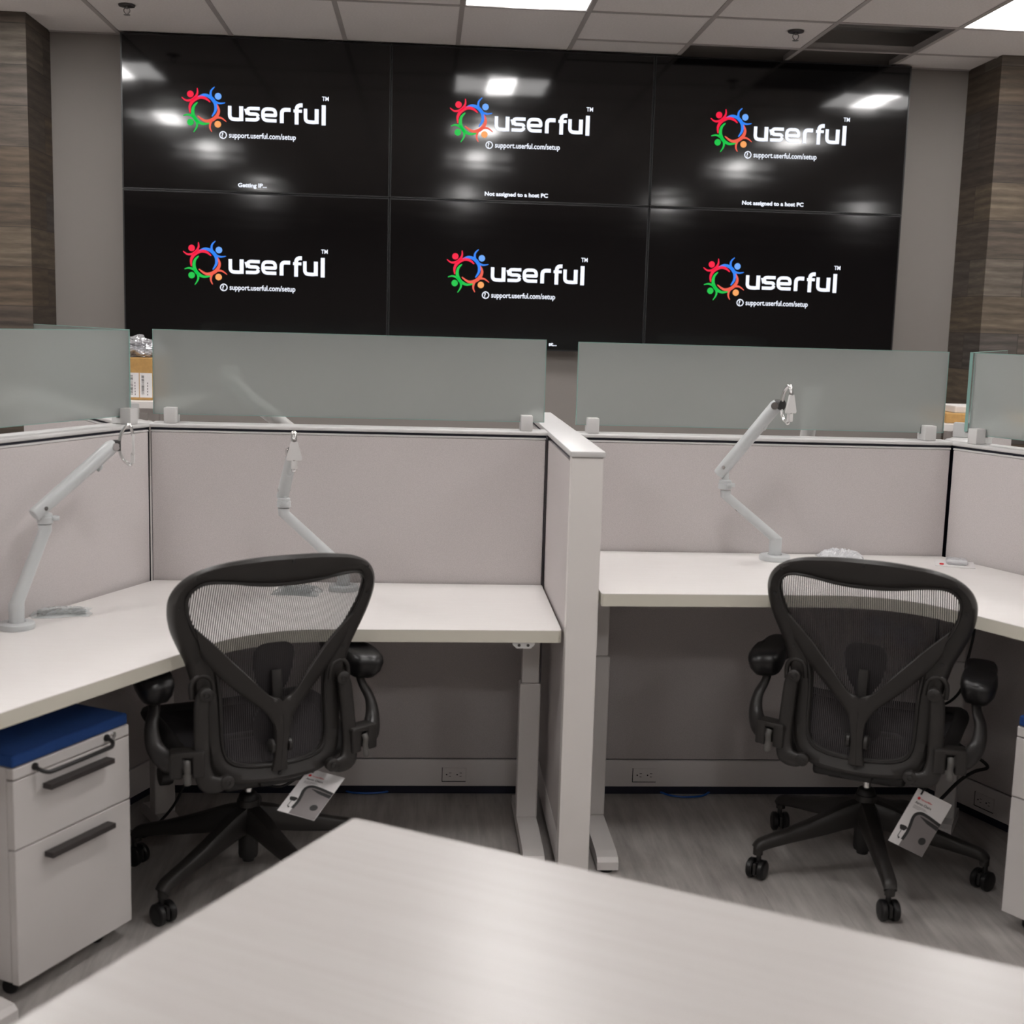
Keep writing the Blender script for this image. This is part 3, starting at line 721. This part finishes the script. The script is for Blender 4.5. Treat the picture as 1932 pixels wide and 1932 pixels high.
def make_chair(label, x, y, yaw, phase, caster_rot, tag_side):
    t = thing('task_chair', label, 'office chair', (x, y, 0), yaw, 'graphite mesh task chairs')
    O, I = mirror_loop(OUT_H), mirror_loop(IN_H); N = len(O)
    # back frame: swept between the two outlines
    b = B(); prof = [(0, .006, 0), (.0, -.006, 0), (.10, -.016, 0), (.30, -.021, 0), (.62, -.015, 0), (.80, -.012, 0), (.86, -.005, 0), (1, -.003, 0), (1, .007, 0), (.5, .013, 0)]
    rings = []
    for (ox, oz), (ix, iz) in zip(O, I):
        rings.append([b.verts.new((ox + (ix - ox) * s, ys2(ox + (ix - ox) * s, oz + (iz - oz) * s) + dy, oz + (iz - oz) * s)) for s, dy, _ in prof])
    m_ = len(prof)
    for i in range(N):
        A, C = rings[i], rings[(i + 1) % N]
        for k in range(m_): b.faces.new((A[k], A[(k + 1) % m_], C[(k + 1) % m_], C[k]))
    fr = link('back_frame', b, M_chair, t, True)
    b = B()
    for px, pz in ((0, .981), (-.235, .940), (.235, .940), (-.262, .855), (.262, .855), (-.206, .70), (.206, .70), (0, .382)):
        yy = ys2(px, pz); cyl(b, (px, yy - .010, pz), (px, yy - .0215 + .001 * (abs(px) > .2), pz), .0052, 10)
    link('frame_screw', b, M_black, fr)
    # raised bead around the mesh opening
    ring = [(ix + (ox - ix) * .10, ys2(ix, iz) - .012, iz + (oz - iz) * .10) for (ox, oz), (ix, iz) in zip(O, I)]
    tube(bb := B(), ring, .0045, 6, closed=True); link('mesh_bead', bb, M_chair2, fr, True)
    # mesh
    b = B(); c0 = (0, .66); prev = None; R_ = 12
    for j in range(R_ + 1):
        f = j / R_ * 1.03
        ring = [b.verts.new((px * f, ys2(px * f, c0[1] + (pz - c0[1]) * f) + .001, c0[1] + (pz - c0[1]) * f)) for px, pz in I] if j else None
        if ring:
            if prev:
                for k in range(N): b.faces.new((prev[k], prev[(k + 1) % N], ring[(k + 1) % N], ring[k]))
            else:
                cv = b.verts.new((0, ys2(0, c0[1]) + .001, c0[1]))
                for k in range(N): b.faces.new((cv, ring[k], ring[(k + 1) % N]))
            prev = ring
    link('back_mesh', b, M_mesh, t, True)
    # Y brace
    b = B(); P = lambda px, pz, off: (px, ys2(px, pz) + off, pz)
    def boff(px, pz):
        e = max(0, 1 - abs(px) / .165); e = e * e * (3 - 2 * e); d = min(1, max(0, (pz - .395) / .11)); return -.017 - .036 * e * d
    U = [(.222, .800), (.172, .752), (.125, .702), (.078, .652), (.034, .606), (.0, .588), (.0, .552), (.0, .50), (.0, .44), (.0, .392)]
    Lo = [(.200, .715), (.165, .668), (.124, .626), (.084, .592), (.050, .564), (.029, .535), (.0205, .508), (.018, .47), (.018, .43), (.023, .392)]
    U = cat([(p[0], p[1], 0) for p in U], 5); Lo = cat([(p[0], p[1], 0) for p in Lo], 5)
    for s in (-1, 1):
        rings = []
        for p, q in zip(U, Lo):
            ring = []
            for f, dy in ((0, -.003), (.06, -.007), (.3, -.009), (.7, -.009), (.93, -.007), (1, -.002), (.97, .004), (0, .004)):
                dy = -.009 if (f < .1 and abs(p.x) < .012 and dy < 0) else dy
                x_, z_ = p.x + (q.x - p.x) * f, p.y + (q.y - p.y) * f; ring.append(b.verts.new((s * x_, ys2(x_, z_) + boff(x_, z_) + dy, z_)))
            rings.append(ring)
        for A, C in zip(rings, rings[1:]):
            for k in range(8): b.faces.new((A[k], A[(k + 1) % 8], C[(k + 1) % 8], C[k]))
        b.faces.new(rings[0]); b.faces.new(rings[-1][::-1])
    bmesh.ops.remove_doubles(b, verts=b.verts, dist=.0002)
    link('back_brace', b, M_chair, t, True)
    # lumbar support
    b = B(); sh = [(0, .737), (.032, .735), (.052, .722), (.059, .700), (.055, .66), (.043, .62), (.026, .594), (.030, .56), (.052, .53), (.058, .50), (.050, .47), (.03, .452), (0, .448)]
    sh = cat([(a, c, 0) for a, c in sh], 3); sh = [(p.x, p.y) for p in sh]; sh = sh + [(-a, c) for a, c in sh[-2:0:-1]]
    f1 = [b.verts.new((a, ys2(a, c) + .012, c)) for a, c in sh]; f2 = [b.verts.new((a * .93, ys2(a, c) + .026, .6 + (c - .6) * .97)) for a, c in sh]
    n_ = len(sh); cA = b.verts.new((0, ys2(0, .6) + .010, .6)); cB = b.verts.new((0, ys2(0, .6) + .030, .6))
    for k in range(n_): b.faces.new((f1[k], f1[(k + 1) % n_], f2[(k + 1) % n_], f2[k])); b.faces.new((cA, f1[(k + 1) % n_], f1[k])); b.faces.new((cB, f2[k], f2[(k + 1) % n_]))
    lu = link('lumbar_support', b, M_pad, t, True)
    b = B(); tube(b, cat([P(0, .662, -.008), P(0, .64, -.014), P(0, .60, -.020), P(0, .55, -.024), P(0, .47, -.020)], 4), (.0145, .006), 12, up=(0, -1, 0), sq=.8); link('lumbar_stem', b, M_chair2, lu, True)
    b = B()
    for s in (-1, 1): lathe(b, [(.010, .018 * s), (.019, .020 * s), (.020, .028 * s), (.014, .033 * s), (.003, .034 * s)][::1], (0, ys2(0, .46) - .030, .462), 20, 'x')
    link('lumbar_knob', b, M_chair2, lu, True)
    # side links with bolts
    for s in (-1, 1):
        b = B(); pts = cat([(s * .194, -.186, .620), (s * .203, -.184, .590), (s * .208, -.196, .50), (s * .210, -.206, .43), (s * .200, -.214, .388), (s * .172, -.218, .378), (s * .150, -.219, .383)], 5)
        tube(b, pts, lerpl([(.017, .011), (.021, .013), (.021, .013), (.022, .013), (.026, .013), (.022, .012), (.017, .010)], len(pts)), 14, up=(0, -1, 0), sq=.75)
        for px, pz, yy in ((.194, .618, -.186), (.150, .383, -.219)): lathe(b, [(.001, .006), (.0185, .006), (.0185, -.012), (.015, -.015), (.001, -.015)], (s * px, yy, pz), 20, 'y')
        li = link('back_link', b, M_chair, t, True)
        b = B()
        for px, pz, yy in ((.194, .618, -.186), (.150, .383, -.219)): lathe(b, [(.009, -.0155), (.009, -.0175), (.0065, -.0185), (.006, -.0165), (.0015, -.0165)], (s * px, yy, pz), 16, 'y')
        link('link_bolt', b, M_chair2, li, True)
        # collar above the link on the frame
        b = B(); tube(b, cat([(s * .222, -.160, .600), (s * .222, -.158, .640), (s * .200, -.163, .662), (s * .172, -.166, .650), (s * .165, -.168, .61)], 5), (.007, .008), 10); link('link_collar', b, M_chair, fr, True)
    # seat
    b = B(); L_ = cat([(-.14, -.20, .400), (.14, -.20, .400), (.215, -.15, .425), (.240, .02, .468), (.235, .17, .475), (.17, .235, .455), (0, .245, .448), (-.17, .235, .455), (-.235, .17, .475), (-.240, .02, .468), (-.215, -.15, .425)], 5, True)
    tube(b, L_, (.022, .016), 10, closed=True, up=(0, 0, 1)); link('seat_frame', b, M_black, t, True)
    b = B(); cv = b.verts.new((0, .05, .425)); prev = None; n_ = len(L_)
    for f in (.35, .7, .98):
        ring = [b.verts.new((p.x * f, .05 + (p.y - .05) * f, .425 + (p.z - .425) * f * f + .002)) for p in L_]
        for k in range(n_):
            if prev: b.faces.new((prev[k], prev[(k + 1) % n_], ring[(k + 1) % n_], ring[k]))
            else: b.faces.new((cv, ring[k], ring[(k + 1) % n_]))
        prev = ring
    link('seat_mesh', b, M_seatmesh, t, True)
    b = B(); box(b, -.10, .10, -.15, .12, .318, .372, .015, 3); box(b, -.13, .13, -.19, -.12, .335, .375, .012, 3); box(b, -.19, .19, -.03, .03, .375, .43, .012, 2); box(b, -.045, .045, -.22, -.17, .345, .372, .01)
    link('tilt_mechanism', b, M_black, t, True)
    b = B(); cyl(b, (-.10, -.02, .35), (-.235, -.03, .355), .008); lathe(b, [(.004, -.232), (.026, -.230), (.029, -.240), (.027, -.262), (.004, -.265)], (0, -.03, .355), 18, 'x'); link('tension_knob', b, M_black, t, True)
    # arms
    for s in (-1, 1):
        b = B(); pts = cat([(s * .250, -.185, .440), (s * .285, -.170, .440), (s * .312, -.135, .470), (s * .316, -.11, .52), (s * .300, -.085, .565), (s * .296, -.07, .612)], 5)
        tube(b, pts, lerpl([(.032, .030), (.030, .028), (.021, .024), (.014, .020), (.011, .016), (.014, .017)], len(pts)), 12)
        ar = link('armrest', b, M_chair2, t, True)
        b = B(); Tm = Matrix.Translation((s * .247, -.196, .440)) @ rot_z(s * .28)
        for a0, a1 in ((-.045, -.012), (.012, .045)): box(b, a0, a1, -.022, .03, -.036, .034, .006, 3, Tm)
        box(b, -.043, .043, -.0215, .03, .020, .036, .005, 2, Tm); box(b, -.013, .013, -.006, .03, -.028, .025, .002, 1, Tm)
        link('arm_bracket', b, M_chair, ar, True)
        b = B(); tube(b, [Tm @ Vector(p) for p in cat([(0, -.016, .012), (0, -.024, .0), (0, -.022, -.02), (0, -.026, -.042), (0, -.026, -.050)], 4)], lerpl([(.009, .005), (.0085, .005), (.0085, .005), (.0105, .006), (.008, .005)], 17), 10, up=(0, -1, 0)); link('height_lever', b, M_lever, ar, True)
        # kidney pad
        b = B(); A0 = math.radians(4) * s
        half = [(-.145, .012), (-.137, .036), (-.105, .052), (-.05, .056), (.02, .052), (.08, .054), (.125, .046), (.142, .015)]
        lo = [(-.135, -.010), (-.128, -.032), (-.10, -.043), (-.05, -.043), (.02, -.034), (.08, -.038), (.125, -.034), (.142, -.012)]
        ol = [(a, c) for a, c in half] + [(a, c) for a, c in lo[::-1]]; ol = cat([(a, c, 0) for a, c in ol], 3, True); n_ = len(ol)
        rings = []
        for f, zz in ((.45, -.040), (.72, -.036), (.92, -.020), (1.0, .0), (.98, .010), (.88, .019), (.6, .023)):
            rings.append([b.verts.new((s * .290 + s * p.y * f * math.cos(A0) - math.sin(A0) * p.x * f, -.015 + p.x * (f if f > .8 else f * 1.05), .645 + zz * (1.25 if p.x < -.02 else 1.0) - .10 * max(0, -p.x) )) for p in ol])
        for A, C in zip(rings, rings[1:]):
            for k in range(n_): b.faces.new((A[k], A[(k + 1) % n_], C[(k + 1) % n_], C[k]))
        b.faces.new(rings[0][::-1]); b.faces.new(rings[-1])
        link('arm_pad', b, M_pad, ar, True)
    for o in list(t.children):
        if o.name.split('.')[0] not in ('seat_frame', 'seat_mesh', 'tilt_mechanism', 'tension_knob'): lift(o, -.021 if yaw > 0 else .010)
    # base
    b = B(); lathe(b, [(.012, .245), (.012, .325)], n=16); gc = link('gas_cylinder', b, M_chrome, t, True)
    b = B(); lathe(b, [(.017, .050), (.018, .062), (.026, .063), (.028, .07), (.028, .24), (.024, .252), (.018, .256), (.010, .256)], n=20); link('cylinder_sleeve', b, M_black, gc, True)
    b = B(); lathe(b, [(.030, .130), (.034, .15), (.034, .215), (.031, .235), (.020, .237), (.012, .237)], n=28); st = link('star_base', b, M_chair, t, True)
    for k in range(5):
        a = math.radians(phase + 72 * k); c, s = math.cos(a), math.sin(a)
        pr_ = [(.018, .180, .030, .042), (.07, .170, .027, .038), (.16, .145, .0225, .029), (.25, .124, .0195, .021), (.305, .112, .0195, .018), (.336, .103, .0195, .017), (.351, .090, .018, .013)]
        pts = [(r * c, r * s, z) for r, z, w_, h in pr_]
        b = B(); tube(b, cat(pts, 4), lerpl([(w_, h) for r, z, w_, h in pr_], 25), 12, up=(0, 0, 1), sq=.62)
        cyl(b, (.345 * c, .345 * s, .100), (.345 * c, .345 * s, .074), .0145, 16)
        lg = link('leg', b, M_chair, st, True)
        ca = caster(t, .345 * c, .345 * s, math.radians(caster_rot[k]), .0295, .0185, .078)
    return t
CL = ('graphite mesh-back office chair tucked at the left desk, beside the pedestal with the blue cushion', -.483, 3.559, .478)
CR = ('graphite mesh office chair in front of the right raised desk, four casters in view', 1.344, 3.606, -.499)
make_chair(*CL, -149.5, [20, 60, -60, 100, 35], 1)
make_chair(*CR, -68.3, [28, -30, -75, 25, -10], 1)

# ------------------------------------------------------------ product tags hanging from the chairs
def hang_tag(label, TL, TR, BL, notch=True):
    TL, TR, BL = map(Vector, (TL, TR, BL)); W = (TR - TL).length; ex = (TR - TL) / W; ez = (TL - BL); ez = (ez - ex * ez.dot(ex)).normalized(); H = .170; W = .112
    ey = ez.cross(ex)   # x right, y into the scene, z up
    T = Matrix((( ex.x, ey.x, ez.x, TL.x), (ex.y, ey.y, ez.y, TL.y), (ex.z, ey.z, ez.z, TL.z), (0, 0, 0, 1)))
    t = thing('product_tag', label, 'tag', (0, 0, 0), 0, 'white product tags on the chairs'); t.matrix_world = T
    pl = [(0, 0), (.014, 0), (.014, -.013), (.020, -.013), (.020, 0), (W, 0), (W, -H), (0, -H)]
    b = B(); f = [b.verts.new((x, 0, z)) for x, z in pl]; g = [b.verts.new((x, .0008, z)) for x, z in pl]; n = len(pl)
    b.faces.new(f); b.faces.new(g[::-1])
    for i in range(n): b.faces.new((f[i], f[(i + 1) % n], g[(i + 1) % n], g[i]))
    card = link('card', b, M_paper, t)
    b = B(); disc2(b, .017, -.024, .0045); link('round_emblem', b, M_redink, t, auto=False).location.y = -.0007
    text('maker_name', 'HermanMiller', .0068, .024, -.0265, M_redink, t, bold=.0001, sx=.95, y=-.0007)
    text('product_name', 'Aeron Chairs', .0098, .013, -.0405, M_ink, t, bold=.0002, sx=.95, y=-.0007)
    b = B()
    for z_, x_ in ((-.047, .052), (-.0505, .058), (-.054, .036)): ribbon2(b, [(.013, z_), (x_, z_)], [.0005, .0005])
    link('small_print', b, M_greyink, t, auto=False).location.y = -.0007
    # printed chair picture
    b = B(); lx = cat([(.034, -.150, 0), (.036, -.125, 0), (.034, -.105, 0), (.030, -.082, 0), (.033, -.068, 0), (.046, -.060, 0), (.070, -.061, 0), (.1118, -.068, 0)], 6)
    pts = [(p.x, p.y) for p in lx]; fb = [b.verts.new((x, 0, z)) for x, z in pts + [(.1118, -H + .0005), (.034, -H + .0005)]]; b.faces.new(fb)
    o = link('printed_mesh_back', b, M_greyink, t, auto=False); o.location.y = -.0005
    b = B(); ribbon2(b, pts, [.0045] * len(pts)); ribbon2(b, [(.048, -.069), (.075, -.075), (.1115, -.080)], [.001, .005, .006]); disc2(b, .088, -.130, .011); o2 = link('printed_chair_frame', b, M_ink, t, auto=False); o2.location.y = -.0008
    b = B(); ribbon2(b, [(.008, -.114), (.014, -.118), (.024, -.118), (.029, -.113)], [.002, .007, .007, .003]); ribbon2(b, [(.018, -.124), (.017, -.145), (.024, -.150)], [.0008, .0008, .003]); link('printed_armrest', b, M_ink, t, auto=False).location.y = -.0007
    c = Vector((.017, .0, 0)); b = B(); tube(b, cat([(.017, -.002, -.012), (.014, -.003, .0), (.012, .0, .018), (.020, .004, .03), (.022, .002, .010), (.018, .002, -.010)], 4), .0012, 6); link('string_loop', b, M_black, t, True)
    return t
hang_tag('white printed tag hanging under the right chair, picture of a chair on it, fully visible', (1.388, 3.33, .357), (1.490, 3.33, .307), (1.305, 3.33, .194))
hang_tag('white printed tag hanging under the left chair, tilted toward the camera', (-.298, 3.42, .375), (-.197, 3.373, .365), (-.369, 3.28, .309))

# ------------------------------------------------------------ plastic bags and small packs on the desks
def bag(label, x, y, z, rz, sx, sy, h, seed, content=None, film=None, name='parts_bag', cont_name='black_parts'):
    rnd_ = random.Random(seed); t = thing(name, label, 'plastic bag', (x, y, z), rz)
    nx, ny = 22, 16; b = B(); top = []; bot = []
    for i in range(nx + 1):
        r1 = []; r2 = []
        for j in range(ny + 1):
            u, v = i / nx * 2 - 1, j / ny * 2 - 1; e = max(0, (1 - abs(u) ** 3)) * max(0, (1 - abs(v) ** 3))
            hh = h * e ** .6 * (.62 + .38 * rnd_.random()) + .0015
            xx = u * sx * (1 + .05 * math.sin(5 * v + seed)); yy = v * sy * (1 + .07 * math.sin(4 * u + seed))
            r1.append(b.verts.new((xx, yy, hh))); r2.append(b.verts.new((xx, yy, .0006)))
        top.append(r1); bot.append(r2)
    for i in range(nx):
        for j in range(ny):
            b.faces.new((top[i][j], top[i + 1][j], top[i + 1][j + 1], top[i][j + 1])); b.faces.new((bot[i][j], bot[i][j + 1], bot[i + 1][j + 1], bot[i + 1][j]))
    link('plastic_film', b, film or M_film, t, False)
    if content:
        b = B()
        for (a, c, w_, d, hh, m_) in content: box(b, a - w_, a + w_, c - d, c + d, .002, hh, .002)
        link(cont_name, b, M_slot if cont_name == 'black_parts' else M_arm, t, False)
    return t
bag('clear plastic bag of dark parts beside the left monitor arm base', -1.035, 3.70, zL, .25, .082, .055, .018, 3, [(.015, .005, .045, .028, .009, 0), (-.045, -.01, .02, .02, .011, 0), (.05, .0, .018, .03, .006, 0)])
bag('clear plastic bag of dark parts seen through the mesh of the left chair', -.39, 4.03, zL, -.15, .072, .05, .026, 5, [(0, 0, .045, .03, .016, 0)])
bag('folded clear plastic bag beside the raised monitor arm, above the right chair', 1.395, 4.13, zR, -.1, .072, .052, .034, 9, [(0.0, 0.0, .04, .025, .012, 0)], M_film2, cont_name='grey_parts')
t = thing('parts_pack', 'small clear blister pack on a white card near the right corner of the raised desk', 'package', (1.755, 4.055, zR), -.35)
link('backing_card', box(B(), -.062, .062, -.058, .058, .0006, .002), M_paper, t)
link('blister', box(B(), -.028, .04, -.032, .034, .002, .020, .008, 3), M_film2, t, True)
b = B(); cyl(b, (-.042, -.03, .002), (-.042, -.03, .006), .007, 14); link('red_button', b, M_redink, t)

# ------------------------------------------------------------ cables
def cable(label, pts, r, m):
    o = link('cable', tube(B(), cat(pts, 8), r, 8), m, None, True); return tag(o, label, 'cable')
cable('blue network cable looping out on the floor under the right desk partition', [(.80, 4.26, .006), (.835, 4.235, .006), (.87, 4.195, .006), (.925, 4.178, .006), (.985, 4.192, .006), (1.02, 4.232, .006), (1.05, 4.26, .006)], .0035, M_bluec)
cable('short bit of blue network cable under the left desk partition', [(-.26, 4.24, .006), (-.22, 4.212, .006), (-.17, 4.207, .006), (-.12, 4.215, .006), (-.08, 4.24, .006)], .0035, M_bluec)
cable('thin black cable hanging under the right desk behind the right chair armrest', [(1.66, 3.66, .818), (1.665, 3.67, .72), (1.66, 3.69, .62), (1.655, 3.70, .54), (1.63, 3.72, .49), (1.60, 3.76, .46), (1.60, 3.84, .42)], .0042, M_black)
cable('thick black power cable under the right desk leading to the base outlet', [(1.64, 3.84, .36), (1.68, 3.82, .34), (1.76, 3.79, .29), (1.79, 3.77, .262), (1.74, 3.75, .255), (1.68, 3.72, .235), (1.62, 3.72, .17), (1.56, 3.78, .06), (1.50, 3.9, .008)], .0055, M_black)
cable('black cable drooping beneath the left chair beside the grey desk leg', [(-.66, 3.84, .26), (-.70, 3.82, .20), (-.74, 3.80, .12), (-.79, 3.80, .06), (-.84, 3.82, .012), (-.95, 3.95, .008)], .0045, M_black)
cable('black cable running under the left desk behind the left chair cylinder', [(-.70, 3.86, .22), (-.62, 3.90, .16), (-.54, 3.92, .17), (-.44, 3.93, .13), (-.36, 3.97, .17), (-.33, 3.98, .24)], .0045, M_black)

# ------------------------------------------------------------ things behind the partitions
def back_desk(label, x0, x1, y0, y1, z):
    t = thing('back_desk', label, 'desk', ((x0 + x1) / 2, (y0 + y1) / 2, 0), 0); w_, d = (x1 - x0) / 2, (y1 - y0) / 2
    b = prism(B(), [(-w_, -d), (w_, -d), (w_, d), (-w_, d)], z - .03, z, None, 1, .001); link('desktop', b, [M_desk, M_trim], t)
    for s in (-1, 1): tleg(t, s * (w_ - .2), 0, 0, z - .03, front=d - .02, back=d - .02)
    link('support_rail', box(B(), -w_ + .2, w_ - .2, -.03, .03, z - .075, z - .034), M_alu, t); return t
back_desk('raised desk glimpsed between the left glass screens, holding the cardboard boxes', -2.0, -1.10, 5.95, 6.65, 1.205)
back_desk('raised desk glimpsed between the right glass screens', 2.45, 3.6, 5.95, 6.65, 1.185)
def carton(label, x0, x1, y0, y1, z0, z1, lab=False):
    t = thing('cardboard_box', label, 'cardboard box', ((x0 + x1) / 2, (y0 + y1) / 2, z0)); w_, d, h = (x1 - x0) / 2, (y1 - y0) / 2, z1 - z0
    link('carton_body', box(B(), -w_, w_, -d, d, 0, h, .003), M_cardb, t)
    if lab:
        for k, (a, c) in enumerate(((.005, .058), (.062, .118))):
            xx = w_ - .119
            o = link('shipping_label', box(B(), xx + a, xx + c, -d - .001, -d + .002,  .012, .125), M_paper, t)
            b = B(); r = random.Random(k); z = .024
            while z < .112:
                hh = r.choice((.0012, .002, .003)); box(b, xx + a + .008, xx + a + (.026 if k == 0 else .020), -d - .0016, -d, z, z + hh); z += hh + r.choice((.0015, .0025, .004))
            for q in range(5): box(b, xx + a + .034, xx + a + .037, -d - .0016, -d, .022 + q * .013, .030 + q * .013)
            link('barcode', b, M_ink, o)
    return t
carton('tall cardboard box with white barcode labels between the left glass screens', -1.60, -1.255, 6.05, 6.4, 1.206, 1.40, True)
carton('flat cardboard box on the far desk between the right glass screens', 2.52, 2.95, 6.05, 6.4, 1.186, 1.232)
def crumple(label, x, y, z, rx, ry, rz_, seed):
    b = B(); bmesh.ops.create_icosphere(b, subdivisions=5, radius=1); r = random.Random(seed)
    from mathutils import noise as N_
    for v in b.verts:
        n = N_.noise(v.co * 2.2 + Vector((seed, 0, 0))) * .30 + N_.noise(v.co * 5) * .16 + N_.noise(v.co * 13) * .10
        q = v.co * (1 + n); v.co = Vector((q.x * rx, q.y * ry, max(q.z, -.55) * rz_ + .55 * rz_))
    o = link('bubble_wrap', b, M_wrap, None, False); o.location = (x, y, z); return tag(o, label, 'packing film')
M_wrap = mat('silvery_packing_film', (.55, .55, .57), .18, .55)
crumple('crumpled silvery packing film on top of the barcoded cardboard box', -1.38, 6.2, 1.401, .13, .12, .060, 4)
t = thing('flat_package', 'thin grey package lying on the flat cardboard box', 'package', (2.70, 6.2, 1.2325)); link('package_body', box(B(), -.12, .08, -.1, .1, 0, .035, .005), M_trim, t)
def far_arm(label, base, pts):
    t = thing('monitor_arm', label, 'monitor arm', base, 0, 'monitor arms beyond the glass'); L = [Vector(p) - Vector(base) for p in pts]
    b = B(); lathe(b, [(.05, .001), (.05, .016), (.024, .018)], n=24); cyl(b, (0, 0, .01), (0, 0, .09), .02); link('base_plate', b, M_arm, t, True)
    link('lower_arm', tube(B(), [Vector((0, 0, .08)), L[0], L[0] + Vector((0, 0, .05))], .019, 14), M_arm, t, True)
    link('upper_arm', tube(B(), [L[0] + Vector((0, 0, .06)), L[1]], .026, 16), M_armw, t, True)
    b = B(); box(b, -.03, .03, -.008, .008, -.05, .05, .004, 2, Matrix.Translation(L[1] + Vector((0, .04, 0)))); cyl(b, L[1] - Vector((0, .01, 0)), L[1] + Vector((0, .04, 0)), .012); link('mounting_head', b, M_armw, t, True)
back_desk('desk just behind the left partition, hidden below its cap', -.80, .30, 4.34, 4.98, .90)
back_desk('desk just behind the right partition, hidden below its cap', .60, 1.72, 4.34, 4.98, .90)
far_arm('blurred monitor arm behind the left wide glass screen', (-.22, 4.50, .901), [(-.43, 4.42, 1.14), (-.655, 4.37, 1.385)])
far_arm('blurred monitor arm behind the right wide glass screen', (1.32, 4.52, .901), [(1.34, 4.42, 1.14), (1.345, 4.37, 1.36)])
